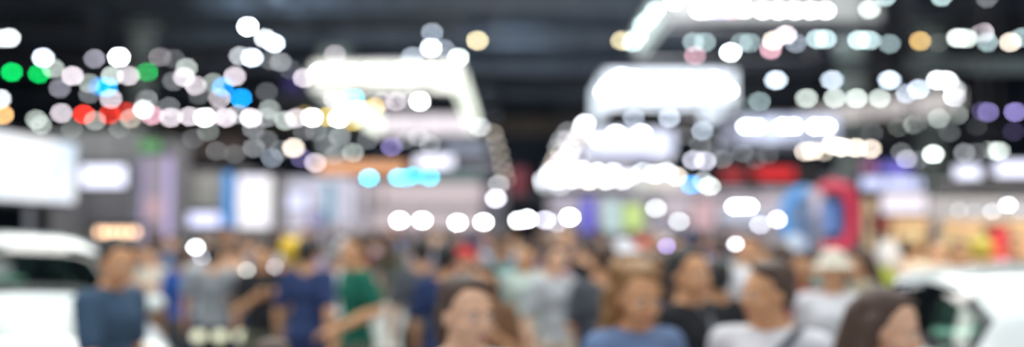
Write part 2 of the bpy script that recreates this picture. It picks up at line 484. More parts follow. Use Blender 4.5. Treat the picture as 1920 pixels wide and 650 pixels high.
lamp_row('middle right rail', 'in front of the long slanted fascia at right', 40,
         [(1512, 184, 'g', .72, 1.3), (1565, 184, 'g', .68, 1.2), (1606, 184, 'g', .7, 1.2), (1650, 184, 'g', .66, 1.3), (1700, 176, 'b', .7), (1722, 167, 'b', .85, 1.1),
          (1758, 150, 'w', 1.2, 1.2), (1775, 151, 'w', 1.2, 1.2), (1790, 166, 'w', 1.1), (1790, 182, 'w', 1.0)], rail_py=140)
lamp_row('violet and grey rail', 'low behind the slanted fascia at right', 52,
         [(1685, 241, 'g', .42), (1715, 233, 'g', .52), (1760, 222, 'g', .5), (1795, 215, 'g', .42), (1780, 248, 'w', .32), (1635, 249, 'w', .3), (1852, 210, 'V', .62), (1903, 210, 'V', .66), (1843, 208, 'V', .4),
          (1900, 246, 'V', .3), (1830, 236, 'w', .2)], rail_py=204)
lamp_row('warm lit rail at right', 'carrying a tight run of warm white lamps', 35,
         [(1510, 284, 'K', .85), (1524, 283, 'K', .8), (1560, 272, 'K', .85), (1578, 276, 'K', 1.2), (1605, 277, 'K', .95), (1633, 279, 'K', 1.0), (1545, 284, 'K', .5), (1750, 289, 'g', 1.05, 1.3), (1700, 298, 'L', .55),
          (1690, 285, 'w', .35), (1808, 286, 'w', .42), (1830, 286, 'w', .4), (1852, 283, 'g', .95, 1.2), (1873, 283, 'g', .9, 1.2), (1720, 300, 'L', .4)], rail_py=250)
lamp_row('dim blue rail at right', 'carrying dim lamps left of the bright sign', 46,
         [(1188, 220, 'b', .55), (1255, 221, 'b', .68, 1.1), (1317, 245, 'b', .62), (1358, 248, 'w', .48), (1366, 240, 'w', .42), (1313, 272, 'w', .4), (1392, 286, 'w', .36), (1355, 298, 'w', .38), (1416, 300, 'w', .3),
          (1285, 255, 'w', .3), (1330, 292, 'w', .25), (1345, 270, 'w', .22), (1440, 290, 'w', .24)], rail_py=205)
lamp_row('far warm rail', 'far down the right side of the aisle', 78,
         [(1165, 300, 'K', .5), (1190, 296, 'K', .6), (1215, 300, 'K', .5), (1232, 303, 'K', .6), (1250, 298, 'K', .62), (1205, 322, 'w', .8), (1228, 326, 'w', .95), (1250, 322, 'w', .9), (1268, 330, 'K', .8), (1300, 300, 'L', .75), (1322, 302, 'L', .7),
          (1296, 346, 'B', .95), (1330, 350, 'g', .95), (1215, 345, 'w', .8), (1240, 350, 'w', .8), (1262, 350, 'w', .7), (1318, 340, 'w', .6)], rail_py=280)
lamp_row('aisle-end rail', 'at the right end of the aisle', 92,
         [(1018, 336, 'w', .75), (1032, 322, 'w', .75), (1046, 338, 'w', .9), (1058, 318, 'p', .8), (1074, 336, 'w', .95), (1090, 318, 'p', .9), (1104, 338, 'K', 1.0), (1120, 322, 'w', .95), (1136, 338, 'w', .9), (1150, 322, 'L', .85),
          (1166, 338, 'w', .8), (1182, 330, 'L', .7), (1040, 300, 'K', .5), (1066, 296, 'p', .5), (1090, 292, 'L', .5), (1020, 350, 'g', .4), (1050, 350, 'w', .5)], rail_py=276)
lamp_row('low right rail', 'low over the right booths', 26,
         [(1378, 387, 'w', 1.3), (1392, 387, 'w', 1.5), (1404, 387, 'w', 1.3), (1425, 421, 'L', .68), (1459, 411, 'p', 1.0),], rail_py=362, w=.16)
lamp_row('rail before the tan booth', 'before the tan booth at far right', 12.2,
         [(1890, 384, 'w', .85), (1860, 396, 'w', .45), (1826, 396, 'w', .28), (1798, 393, 'w', .35), (1912, 396, 'w', .35)], rail_py=352, w=.14)
# dim column of lamps at the end of the left sign, going down the hall
for i, (px, py, v) in enumerate([(925, 250, .38), (931, 268, .34), (936, 286, .34), (940, 303, .34), (944, 320, .32), (948, 336, .3)]):
    lamp(px, py, 66 + i * 5, 'K', v, '%s dim lamp going down the hall past the end of the white left sign' % ORD[i], 'dim lamps going down the left of the aisle', CEIL)
for i, (px, py, v) in enumerate([(1086, 252, .5), (1078, 268, .5), (1070, 282, .55), (1060, 294, .55), (1048, 306, .6), (1038, 318, .6), (1028, 330, .6), (1018, 342, .5), (1064, 262, .45), (1052, 284, .45)]):
    lamp(px, py, 64 + i * 3.6, 'pKwL'[i % 4], v, '%s lamp going down the hall along the right of the aisle' % ORD[i], 'lamps going down the right of the aisle', CEIL)
# lamps among the left booths
for i, (px, py, d, c, v, lab) in enumerate([
        (367, 463, 12.5, 'w', 1.15, 'bright white lamp above the heads left of the big white screen'), (380, 482, 12.5, 'b', .55, 'dim blue-white lamp just below a bright one at left'),
        (462, 506, 12, 'g', .5, 'dim greenish ring lamp among the crowd at left'), (518, 500, 11.5, 'w', 1.05, 'bright white lamp beside the yellow balloon'),
        (532, 512, 11.5, 'b', .6, 'bluish lamp touching the bright one beside the yellow balloon'), (280, 446, 16, 'g', .55, 'greenish lamp right of the orange lit counter'),
        (1379, 457, 8.6, 'w', .82, 'white lamp above the heads between the black polo and the white shirt'), (1250, 461, 8.8, 'V', .6, 'violet ring lamp left of the head of the man in black polo'),
        (35, 449, 11, 'w', 1.5, 'bright white lamp above the roof of the left white car')]):
    root = lamp(px, py, d, c, v, lab, None, None, name='floor_lamp')
    r = LENS_R * d / F_PX; z = root.location.z
    bm = bmesh.new(); tube(bm, (0, 1.2, 0), (0, 1.2, -z / r + .3), .3, seg=8); lathe(bm, [(.3, -z / r + .8), (2.6, -z / r + .5), (2.8, -z / r), (.01, -z / r)], 16, Matrix.Translation((0, 1.2, 0)))
    obj('lamp_stand', bm, m_black, root)

# ------------------------------------------------------------------ hanging lit signs (ring fascias)
m_white_lit = glow('sign_white', (.97, 1, .98), 1.5)
m_white_side = glow('sign_side_white', (.90, 1, .93), .62)
m_pale_back = glow('sign_back', (.86, .80, .84), .50)


def ring_sign(label, x0, x1, y0, y1, z0, z1, mf, ms, mb, th=.25, sides=('front', 'right', 'back', 'left'), band=None):
    root = thing('hanging_sign', label, 'sign', ((x0 + x1) / 2, (y0 + y1) / 2, z0))
    ox, oy, oz = root.location
    X0, X1, Y0, Y1, H = x0 - ox, x1 - ox, y0 - oy, y1 - oy, z1 - z0
    if 'front' in sides: slab('front_panel', (X0, Y0), (X1, Y0), th, 0, H, mf, root)
    if 'right' in sides: slab('right_panel', (X1 - th, Y0 + th), (X1 - th, Y1 - th), -th, 0, H, ms, root)
    if 'left' in sides: slab('left_panel', (X0 + th, Y0 + th), (X0 + th, Y1 - th), th, 0, H, ms, root)
    if 'back' in sides: slab('back_panel', (X0, Y1 - th), (X1, Y1 - th), th, 0, H, mb, root)
    bm = bmesh.new()
    for z in (-.05, H + .05):
        for (ax, ay, bx, by) in ((X0, Y0, X1, Y0), (X1, Y0, X1, Y1), (X1, Y1, X0, Y1), (X0, Y1, X0, Y0)):
            tube(bm, (ax, ay, z), (bx, by, z), .04, seg=6)
    for (ax, ay) in ((X0, Y0), (X1, Y0), (X0, Y1), (X1, Y1)): tube(bm, (ax, ay, -.05), (ax, ay, H + .05), .04, seg=6)
    obj('sign_frame', bm, m_alu, root)
    for (ax, ay) in ((X0 + .2, Y0 + .2), (X1 - .2, Y0 + .2), (X0 + .2, Y1 - .2), (X1 - .2, Y1 - .2)):
        bm = bmesh.new(); tube(bm, (ax, ay, H), (ax, ay, CEIL - oz), .012, seg=6); obj('hanging_cable', bm, m_black, root)
    return root


def z_at(py, d): return W(960, py, d).z
def x_at(px, d): return W(px, 425, d).x


G = (x_at(582, 38.6), x_at(864, 38.6))
ring_sign('tall rectangular ring sign glowing white above the left side of the aisle', G[0], G[1], 38.6, 57, z_at(170, 38.6), z_at(117, 38.6), glow('sign_cream_white', (.98, 1, .90), 2.0), glow('sign_side_cream', (.93, 1, .86), 1.9), glow('sign_back_rose', (.92, .84, .90), 1.0))
gz0, gz1 = z_at(170, 38.6), z_at(117, 38.6)
for i in range(9):
    y = 38.9 + i * 2.1
    lamp(0, 0, 0, 'g', 1.0, '%s lamp from the near end down the aisle face of the left white sign' % ORD[i], 'lamps down the aisle face of the left white sign', None,
         fixed=Vector((G[1] - .12, y, gz1 + .22)), sign=(y, gz1 - .05))
for i, px in enumerate((600, 630, 660, 690, 750, 780, 810, 835)):
    lamp(px, 135 if px < 720 else 132, 38.22, 'g', 1.0 if px < 700 else .75, '%s lamp from the left on the front face of the left white sign' % ORD[i], 'lamps on the front face of the left white sign', None, r_px=5, sign=(38.6, gz1))
B_ = (x_at(1135, 50), x_at(1383, 50))
ring_sign('bright white ring sign hanging over the right side of the aisle', B_[0], B_[1], 50, 58, z_at(203, 50), z_at(131, 50), glow('sign_cool_white', (.82, .90, 1), 2.4), glow('sign_side_cool', (.80, .90, 1), 1.6), glow('sign_back_cool', (.6, .66, .8), .4), sides=('front', 'left', 'right'))
for i, (px, py) in enumerate(((1188, 147), (1218, 166), (1246, 150), (1292, 148), (1338, 148), (1366, 170))):
    lamp(px, py, 49.5, 'w', 1.3 if i < 4 else 1.0, '%s lamp from the left on the front face of the bright right sign' % ORD[i], 'lamps on the front face of the bright right sign', None, sx=1.6, sign=(50, z_at(131, 50)))
for i, (px, py) in enumerate(((1165, 143), (1152, 150), (1140, 160), (1132, 172))):
    lamp(px, py, 49.2 - i * .9, 'b', 1.25, '%s lamp from the top at the left corner of the bright right sign' % ORD[i], 'lamps at the corner of the bright right sign', CEIL)
A_ = (4.15, 4.15 + 6.3)
ring_sign('nearest white ring sign at the top right, cut by the frame', A_[0], x_at(1655, 30), 30, 37, z_at(36, 30), z_at(-30, 30), glow('sign_near_white', (.86, .92, .92), .42), glow('sign_near_side', (.80, .93, .90), .95), glow('sign_near_back', (.5, .5, .52), .16), sides=('front', 'left'))
for i, (px, py, c, v) in enumerate(((1312, 20, 'L', 1.0), (1330, 20, 'L', .8), (1352, 20, 'V', .8), (1372, 20, 'k', .6), (1395, 18, 'g', .95), (1430, 20, 'w', .95), (1460, 20, 'w', 1.0), (1490, 20, 'w', 1.0), (1520, 20, 'w', 1.0), (1548, 20, 'w', .95))):
    lamp(px, py, 29.7, c, v, '%s lamp from the left, %s, on the face of the top right sign' % (ORD[i], CNAME[c]), 'lamps on the front face of the top right sign', None, sx=1.25, sign=(30, z_at(-30, 30)))
for i, (px, py) in enumerate(((1243, 20), (1236, 36), (1224, 46), (1211, 68), (1203, 80))):
    lamp(0, 0, 0, 'T', .82, '%s lamp down the aisle face of the top right sign' % ORD[i], 'lamps down the aisle face of the top right sign', CEIL, fixed=Vector((3.94, 30 + i * 1.4, z_at(py, 30 + i * 1.4))))
ring_sign('lavender white ring sign behind the bright right sign', x_at(1110, 64), x_at(1265, 64), 64, 72, z_at(292, 64), z_at(242, 64), glow('sign_lavender', (.76, .80, 1), 1.4), glow('sign_side_lavender', (.85, .85, 1), .8), glow('sign_back_lavender', (.6, .6, .8), .3))
for i, (px, py, v) in enumerate(((1097, 231, 1.15), (1092, 240, .8), (1155, 250, 1.2), (1203, 250, 1.3), (1180, 256, .6), (1120, 262, .7), (1065, 246, .36), (1052, 262, .4), (1046, 276, .4))):
    lamp(px, py, 63.45 if i in (2, 3, 4, 5) else 63 - .9 * i, 'w', v, '%s lamp along the lavender white ring sign' % ORD[i], 'lamps along the lavender sign', None if i in (2, 3, 4, 5) else CEIL, sign=(64, z_at(242, 64)) if i in (2, 3, 4, 5) else None)
ring_sign('far white ring sign at the end of the aisle', x_at(1030, 98), x_at(1190, 98), 98, 105, z_at(350, 98), z_at(306, 98), glow('sign_far', (.93, .88, .96), .72), glow('sign_far_side', (.93, .88, .96), .7), glow('sign_far_back', (.6, .6, .6), .3))
ring_sign('small far white ring sign right of the aisle end', x_at(1205, 80), x_at(1285, 80), 80, 86, z_at(364, 80), z_at(330, 80), glow('sign_far_b', (1, .96, .86), .85), m_white_side, m_pale_back)
ring_sign('blue-white ring sign with two glaring lamps at right centre', x_at(1392, 38), x_at(1575, 38), 38, 42, z_at(266, 38), z_at(217, 38), glow('sign_blue_white', (.70, .77, 1), 1.3), glow('sign_blue_side', (.6, .66, .9), .4), glow('sign_blue_back', (.4, .42, .5), .2))
for i, (px, v) in enumerate(((1400, 1.3), (1420, .9), (1468, 1.4), (1488, 1.2), (1530, 1.4), (1550, 1.0))):
    lamp(px, 237, 37.66, 'w', v, '%s lamp from the left on the blue-white sign at right centre' % ORD[i], 'lamps on the blue-white sign', None, sx=1.3, sign=(38, z_at(217, 38)))
# long slanted fascia at right
root = thing('hanging_fascia', 'long slanted grey-pink fascia hanging at upper right', 'sign', (0, 0, 0))
p, q = W(1500, 236, 47), W(1800, 206, 42.5)
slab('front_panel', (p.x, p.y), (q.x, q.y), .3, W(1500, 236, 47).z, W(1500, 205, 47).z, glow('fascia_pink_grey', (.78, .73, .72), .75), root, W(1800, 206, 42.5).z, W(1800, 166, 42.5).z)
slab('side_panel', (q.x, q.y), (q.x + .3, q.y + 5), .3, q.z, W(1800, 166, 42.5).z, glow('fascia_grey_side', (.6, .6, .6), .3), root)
for t in (.1, .9):
    c = p.lerp(q, t); bm = bmesh.new(); tube(bm, (c.x, c.y + .15, c.z), (c.x, c.y + .15, CEIL), .015, seg=6); obj('hanging_cable', bm, m_black, root)


def hung_panel(name, label, cat, px0, py0, px1, py1, d, m, d1=None, th=.12, frame=True, group=None, py0b=None, py1b=None, feet=None):
    """a real sign or screen: face, back casing, and cables (or legs) that carry it"""
    d1 = d if d1 is None else d1
    py0b = py0 if py0b is None else py0b; py1b = py1 if py1b is None else py1b
    a, b = W(px0, py1, d), W(px1, py1b, d1)
    za1, zb1 = W(px0, py0, d).z, W(px1, py0b, d1).z
    base = (a + b) / 2; base.z = min(a.z, b.z)
    root = thing(name, label, cat, base, 0, group)
    l = lambda v: (v.x - base.x, v.y - base.y)
    slab('face', l(a), l(b), .03, a.z - base.z, za1 - base.z, m, root, b.z - base.z, zb1 - base.z)
    n = (Vector((b.x - a.x, b.y - a.y, 0))).normalized().cross(Vector((0, 0, 1)))
    e = (Vector((b.x - a.x, b.y - a.y, 0))).normalized() * .04
    a2 = Vector((a.x, a.y, 0)) - n * .035 - e; b2 = Vector((b.x, b.y, 0)) - n * .035 + e
    slab('casing', l(a2), l(b2), th, a.z - base.z - .04, za1 - base.z + .04, m_black, root, b.z - base.z - .04, zb1 - base.z + .04)
    for t in (.15, .85):
        c = a.lerp(b, t) - n * .1; bm = bmesh.new()
        if feet:
            tube(bm, (c.x - base.x, c.y - base.y, .02), (c.x - base.x, c.y - base.y, -base.z + .01), .035, seg=8)
            bevel_box(bm, (c.x - base.x, c.y - base.y, -base.z + .02), (.12, .5, .04), .01)
            obj('support_leg', bm, m_black, root)
        else:
            tube(bm, (c.x - base.x, c.y - base.y, za1 - base.z), (c.x - base.x, c.y - base.y, (CEIL if d > 24 else 9.0) - base.z), .012, seg=6)
            obj('hanging_cable', bm, m_black, root)
    return root


# ------------------------------------------------------------------ booths: walls, screens, signs
m_grey_wall = mat('grey_booth_board', (.20, .20, .215), .7, noise=.1)
m_white_wall = mat('white_booth_board', (.75, .72, .78), .6, noise=.06)
m_tan_wall = mat('tan_wood_board', (.90, .61, .36), .55, noise=.18, scale=3)


def booth(label, x0, x1, y0, y1, h, mw, mfas, counter=None, group=None, fas_h=.45, open_front=True):
    """a stand: back wall, side walls, fascia beam on posts, counter"""
    root = thing('exhibition_booth', label, 'booth', ((x0 + x1) / 2, (y0 + y1) / 2, 0), 0, group)
    ox, oy, _ = root.location
    X0, X1, Y0, Y1 = x0 - ox, x1 - ox, y0 - oy, y1 - oy
    slab('back_wall', (X0, Y1), (X1, Y1), .1, 0, h, mw, root)
    slab('side_wall', (X0, Y1), (X0, Y1 - (Y1 - Y0) * .6), -.1, 0, h, mw, root)
    slab('side_wall', (X1, Y1 - (Y1 - Y0) * .6), (X1, Y1), -.1, 0, h, mw, root)
    slab('fascia', (X0, Y0), (X1, Y0), .12, h - fas_h, h, mfas, root)
    for x in (X0 + .06, X1 - .06):
        bm = bmesh.new(); bevel_box(bm, (x, Y0 + .08, (h - fas_h) / 2), (.12, .12, h - fas_h), .015); obj('post', bm, m_alu, root)
    if counter:
        bm = bmesh.new(); bevel_box(bm, ((X0 + X1) / 2, Y0 + .5, .5), ((X1 - X0) * .5, .5, 1.0), .03); bevel_box(bm, ((X0 + X1) / 2, Y0 + .48, 1.02), ((X1 - X0) * .54, .6, .05), .015)
        obj('counter', bm, counter, root)
    return root


# left side
booth('grey exhibition booth behind the big screen at left', x_at(155, 21), x_at(345, 21), 18.5, 21, z_at(268, 21), m_grey_wall, mat('fascia_grey', (.30, .30, .29), .6))
booth('pale booth behind the wide white screen at left', x_at(350, 27), x_at(530, 27), 24, 27, z_at(330, 27), mat('beige_board', (.32, .31, .30), .7), mat('fascia_beige', (.3, .29, .29), .6))
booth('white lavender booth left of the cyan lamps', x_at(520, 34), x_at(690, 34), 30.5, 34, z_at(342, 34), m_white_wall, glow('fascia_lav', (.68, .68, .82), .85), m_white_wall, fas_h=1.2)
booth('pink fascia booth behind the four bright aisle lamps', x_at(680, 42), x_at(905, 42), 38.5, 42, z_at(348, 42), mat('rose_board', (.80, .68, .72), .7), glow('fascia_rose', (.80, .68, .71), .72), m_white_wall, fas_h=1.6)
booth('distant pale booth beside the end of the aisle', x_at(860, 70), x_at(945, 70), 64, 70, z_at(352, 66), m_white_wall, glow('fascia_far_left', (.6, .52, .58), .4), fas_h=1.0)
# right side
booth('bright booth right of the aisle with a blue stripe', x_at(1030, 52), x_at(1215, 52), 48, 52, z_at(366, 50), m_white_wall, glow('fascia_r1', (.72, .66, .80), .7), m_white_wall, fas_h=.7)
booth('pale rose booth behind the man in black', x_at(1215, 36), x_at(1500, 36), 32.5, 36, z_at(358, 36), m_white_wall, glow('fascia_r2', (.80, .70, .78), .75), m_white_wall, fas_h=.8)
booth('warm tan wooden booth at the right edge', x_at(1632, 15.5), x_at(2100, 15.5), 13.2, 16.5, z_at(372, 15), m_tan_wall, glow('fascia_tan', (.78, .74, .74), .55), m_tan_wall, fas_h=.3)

scr = thing('led_screen', 'big glowing bluish white screen at the left edge', 'screen', (-6.4, 13, 2.2))
slab('display', (0, -3.2), (.05, 2.95), .06, z_at(377, 14.6) - 2.2, z_at(256, 14.6) - 2.2, cell_glow('big_screen', [(.66, .82, 1), (.88, .94, 1), (.97, .98, 1)], 1.12, .9), scr)
slab('casing', (-.08, -3.3), (-.03, 3.03), .12, z_at(377, 14.6) - 2.26, z_at(256, 14.6) - 2.14, m_black, scr)
for y in (-2.4, 2.4):
    bm = bmesh.new(); tube(bm, (-.12, y, 0), (-.12, y, -2.19), .05, seg=8); bevel_box(bm, (-.12, y, -2.17), (.7, .3, .05), .01); obj('support_leg', bm, m_black, scr)
hung_panel('light_box', 'glowing lavender white sign right of the big left screen', 'sign', 152, 310, 234, 350, 17.5, glow('lb_lav1', (.80, .82, 1), 1.9))
hung_panel('light_box', 'small lavender light box low beside the wide white screen', 'sign', 354, 398, 412, 424, 19.4, glow('lb_lav2', (.70, .72, 1), 1.6))
hung_panel('led_screen', 'wide white screen with a blue left edge over the crowd', 'screen', 444, 328, 507, 428, 20, cell_glow('white_screen', [(.82, .82, 1), (1, .95, .98), (1, 1, 1)], 1.25, 1.5), feet=True)
hung_panel('led_strip_panel', 'narrow blue lit panel left of the wide white screen', 'screen', 419, 322, 435, 426, 20, glow('blue_strip', (.10, .42, 1), .95), feet=True)
hung_panel('sign_board', 'grey blank board between the lilac pillar and the blue panel', 'board', 357, 326, 416, 390, 21, mat('board_grey', (.5, .5, .47), .6), feet=True)
hung_panel('light_box', 'soft lavender light box on the white booth', 'sign', 536, 362, 576, 392, 28, glow('lb_lav3', (.74, .76, 1), 1.3))
hung_panel('led_strip_panel', 'faint cyan upright panel on the white booth', 'screen', 610, 345, 622, 415, 28, glow('cyan_strip', (.35, .75, 1), .7), feet=True)
hung_panel('led_strip_panel', 'faint violet upright panel on the white booth', 'screen', 581, 396, 604, 424, 28, glow('viol_strip', (.62, .55, .95), .6), feet=True)
hung_panel('banner', 'long orange banner above the left booths', 'banner', 596, 303, 760, 326, 33, mat('orange_cloth', (.85, .42, .20), .7))
hung_panel('light_box', 'long rounded lavender light box above the cyan lamps', 'sign', 780, 292, 848, 314, 34, glow('lb_lav4', (.84, .84, 1), 2.0))
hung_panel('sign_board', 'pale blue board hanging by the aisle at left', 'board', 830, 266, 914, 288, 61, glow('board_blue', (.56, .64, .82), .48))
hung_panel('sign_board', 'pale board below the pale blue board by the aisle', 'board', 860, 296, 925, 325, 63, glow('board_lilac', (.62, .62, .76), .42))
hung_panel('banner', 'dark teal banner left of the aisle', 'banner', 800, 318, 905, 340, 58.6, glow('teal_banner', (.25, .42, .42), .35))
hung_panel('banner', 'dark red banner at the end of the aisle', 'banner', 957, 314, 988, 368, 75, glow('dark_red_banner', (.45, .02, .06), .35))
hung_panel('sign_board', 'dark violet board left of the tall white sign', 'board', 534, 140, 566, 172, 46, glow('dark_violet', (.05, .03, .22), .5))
hung_panel('sign_board', 'green lit board above the lilac pillar', 'board', 262, 262, 300, 285, 18, glow('green_board', (.22, .58, .24), .6))
hung_panel('sign_board', 'grey brown board high behind the left lamps', 'board', 350, 258, 460, 300, 62, mat('brown_board', (.30, .22, .19), .8))
hung_panel('sign_board', 'wide grey fascia board under the left lamps', 'board', 150, 264, 262, 300, 25.5, mat('olive_grey', (.30, .30, .28), .8))
# right
hung_panel('led_strip_panel', 'upright deep blue panel right of the aisle', 'screen', 1091, 372, 1114, 440, 30, glow('deep_blue', (.16, .16, .95), .75), feet=True)
hung_panel('led_screen', 'pale teal screen beside the lime one', 'screen', 1132, 374, 1164, 436, 30, glow('teal_screen', (.70, .92, .94), .75), feet=True)
hung_panel('led_screen', 'upright lime green screen right of the aisle', 'screen', 1170, 382, 1204, 430, 29.6, glow('lime_screen', (.72, .95, .32), .8), feet=True)
hung_panel('sign_board', 'pink white board behind the crowd at right', 'board', 1300, 376, 1340, 430, 30, glow('pink_board', (1, .66, .72), .6), feet=True)
hung_panel('light_box', 'wide pale blue light box under the bright oval lamp', 'sign', 1350, 392, 1440, 416, 29, glow('pale_blue_lb', (.76, .82, 1), .7))
hung_panel('led_screen', 'small dim lilac screen behind the low lamps', 'screen', 1226, 420, 1262, 440, 28, glow('lilac_screen', (.78, .74, .95), .6), feet=True)
dk = hung_panel('sign_board', 'long black board carrying two red lit signs', 'board', 1345, 306, 1545, 346, 31, m_black)
hung_panel('light_box', 'smaller dark red lit sign on the black board', 'sign', 1354, 318, 1392, 338, 30.5, glow('red_sign_dim', (.9, .02, .04), .42))
hung_panel('light_box', 'longer bright red lit sign on the black board', 'sign', 1412, 314, 1490, 336, 30.5, glow('red_sign', (1, .01, .02), .72))
hung_panel('light_box', 'blue violet lit sign under the warm lamps', 'sign', 1650, 304, 1706, 326, 28, glow('blue_violet_sign', (.25, .22, .95), .75))
hung_panel('light_box', 'small magenta lit sign left of the blue violet one', 'sign', 1618, 303, 1641, 320, 28, glow('magenta_sign', (.95, .35, .75), .55))
hung_panel('light_box', 'long lavender lit letter sign over the tan booth', 'sign', 1616, 332, 1730, 354, 12.8, glow('lb_lav5', (.62, .67, 1), 1.25))
hung_panel('led_screen', 'pinkish white screen on the tan booth', 'screen', 1654, 361, 1738, 401, 12.6, cell_glow('pink_white_screen', [(.95, .85, 1), (1, .93, 1)], .98, 1.0))
hung_panel('light_box', 'left of two lavender light boxes at the right edge', 'sign', 1792, 310, 1842, 334, 16, glow('lb_lav6', (.78, .80, 1), 1.8))
hung_panel('light_box', 'right of two lavender light boxes, cut by the right edge', 'sign', 1868, 302, 1960, 330, 16, glow('lb_lav7', (.78, .80, 1), 1.8))
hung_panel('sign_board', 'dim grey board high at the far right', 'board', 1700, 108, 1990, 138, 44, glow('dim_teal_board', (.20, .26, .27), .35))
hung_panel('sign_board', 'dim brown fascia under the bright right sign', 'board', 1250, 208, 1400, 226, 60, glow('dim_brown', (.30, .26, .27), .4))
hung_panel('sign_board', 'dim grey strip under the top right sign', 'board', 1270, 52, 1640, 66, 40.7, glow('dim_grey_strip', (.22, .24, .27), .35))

# lilac pillar with lit edges
root = thing('display_pillar', 'lilac grey pillar with glowing violet edges at left', 'pillar', (x_at(287, 17), 17.2, 0))
hh = z_at(292, 17); wx = 48 * 17 / F_PX
bm = bmesh.new(); bevel_box(bm, (0, 0, hh / 2), (wx * .8, .3, hh), .02); obj('core', bm, mat('lilac_board', (.42, .36, .42), .6), root)
for s in (-1, 1):
    bm = bmesh.new(); bevel_box(bm, (s * wx * .45, -.02, hh / 2), (.03, .3, hh), .008); obj('light_strip', bm, glow('strip_violet', (.66, .55, .95), .75), root)
bm = bmesh.new(); bevel_box(bm, (0, -.16, hh * .72), (wx * .6, .02, .35), .005); obj('poster', bm, mat('peach_poster', (.75, .5, .5), .6), root)

# dark display tower with the red bracket ring and blue screen
tw = x_at(1575, 13)
root = thing('display_tower', 'dark display tower with a thick red curved frame around blue screens', 'display', (tw, 13, 0))
k = 13 / F_PX
bm = bmesh.new(); bevel_box(bm, (18 * k, .25, 1.22), (66 * k, .3, 2.44), .03); obj('tower_wall', bm, mat('tower_dark', (.075, .085, .11), .5), root)


def tp(px, py): return Vector(((px - 1575) * k, 0, CAM_Z + (425 - py) * k))


def arc_tube(name, pts, r, m, parent, depth=.08):
    bm = bmesh.new()
    P = [tp(*p) for p in pts]
    for i in range(len(P) - 1):
        a, b = P[i], P[i + 1]
        capsule(bm, (a.x, -depth, a.z), r, (b.x, -depth, b.z), r, 10)
    return link_mesh(name, remeshed(name, bm, .012, 1), m, parent)


arc_tube('red_frame', [(1542, 352), (1560, 346), (1582, 352), (1592, 372), (1597, 402), (1594, 432), (1584, 455), (1565, 464), (1548, 461)], 10.5 * k, glow('red_frame', (.88, .05, .12), .68), root)
bm = bmesh.new(); bevel_box(bm, ((1560 - 1575) * k, .05, CAM_Z + (425 - 408) * k), (34 * k, .06, 62 * k), .01); obj('blue_screen', bm, cell_glow('blue_screen', [(.02, .16, .55), (.03, .25, .8)], .6, 3), root)
root2 = thing('display_stand', 'bright blue curved light frame left of the dark tower', 'display', (x_at(1490, 13.4), 13.4, 0))
bm = bmesh.new()
P = [(1508, 356), (1488, 364), (1474, 384), (1470, 405), (1474, 430), (1486, 448), (1502, 460)]
k2 = 13.4 / F_PX
for i in range(len(P) - 1):
    a = ((P[i][0] - 1490) * k2, 0, CAM_Z + (425 - P[i][1]) * k2); b = ((P[i + 1][0] - 1490) * k2, 0, CAM_Z + (425 - P[i + 1][1]) * k2)
    capsule(bm, a, 10 * k2, b, 10 * k2, 10)
link_mesh('light_frame', remeshed('light_frame', bm, .012, 1), glow('frame_blue', (.12, .45, 1), .75), root2)
bm = bmesh.new(); bevel_box(bm, (12 * k2, .12, CAM_Z + 15 * k2), (50 * k2, .08, 84 * k2), .02); obj('graphic_panel', bm, cell_glow('blue_graphic', [(.05, .18, .5), (.25, .42, .72), (.34, .28, .42)], .45, 3.5), root2)
bm = bmesh.new(); bevel_box(bm, (12 * k2, .1, .75), (.12, .12, 1.5), .01); bevel_box(bm, (12 * k2, .1, .03), (.5, .4, .06), .01); obj('stand_foot', bm, m_black, root2)
bm = bmesh.new(); ball(bm, (-.01, -.06, CAM_Z - 27 * k2), (15 * k2, .03, 15 * k2), 20, 12); obj('white_badge', bm, glow('badge', (.8, .9, 1), .85), root2, True)

# ------------------------------------------------------------------ people
SKINS = {n: mat('skin_' + n, c, .5, noise=.05, scale=20) for n, c in dict(light=(.86, .51, .32), tan=(.74, .385, .19), brown=(.54, .265, .12), pale=(.88, .60, .43)).items()}
HAIRS = {n: mat('hair_' + n, c, .5, noise=.25, scale=30) for n, c in dict(black=(.020, .018, .018), brown=(.075, .04, .025), golden=(.30, .15, .045), grey=(.30, .29, .28), blond=(.62, .46, .20)).items()}
CLOTH = {}
CLOTH_C = {'white': (.78, .78, .80), 'pale grey': (.50, .53, .54), 'grey': (.26, .28, .30), 'dark grey': (.09, .10, .115), 'black': (.022, .024, .028), 'navy': (.03, .05, .13), 'slate blue': (.055, .10, .16),
           'blue': (.03, .10, .38), 'light blue': (.38, .52, .70), 'denim': (.17, .25, .42), 'dark green': (.012, .13, .085), 'olive': (.12, .13, .09), 'maroon': (.26, .03, .06), 'red': (.65, .05, .06), 'pink': (.75, .42, .48),
           'beige': (.58, .48, .36), 'brown': (.20, .11, .06), 'yellow': (.85, .62, .05), 'orange': (.75, .28, .07), 'pale green': (.52, .62, .55), 'lilac': (.50, .44, .66), 'teal': (.06, .28, .30), 'cream': (.74, .68, .56), 'khaki': (.36, .32, .22)}


def cloth(c):
    return mat('cloth_' + c.replace(' ', '_'), CLOTH_C[c], .85, noise=.12, scale=14, spec=.2)


m_eye = mat('eye_dark', (.03, .02, .02), .3, noise=0)
m_lip = mat('lip', (.50, .17, .15), .5, noise=0)
m_brow = mat('brow', (.04, .03, .025), .8, noise=0)
NECK = Vector((0, .01, 1.47))


def head_matrix(yaw, nod):
    return Matrix.Translation(NECK) @ Matrix.Rotation(yaw, 4, 'Z') @ Matrix.Rotation(nod, 4, 'X') @ Matrix.Translation(-NECK)


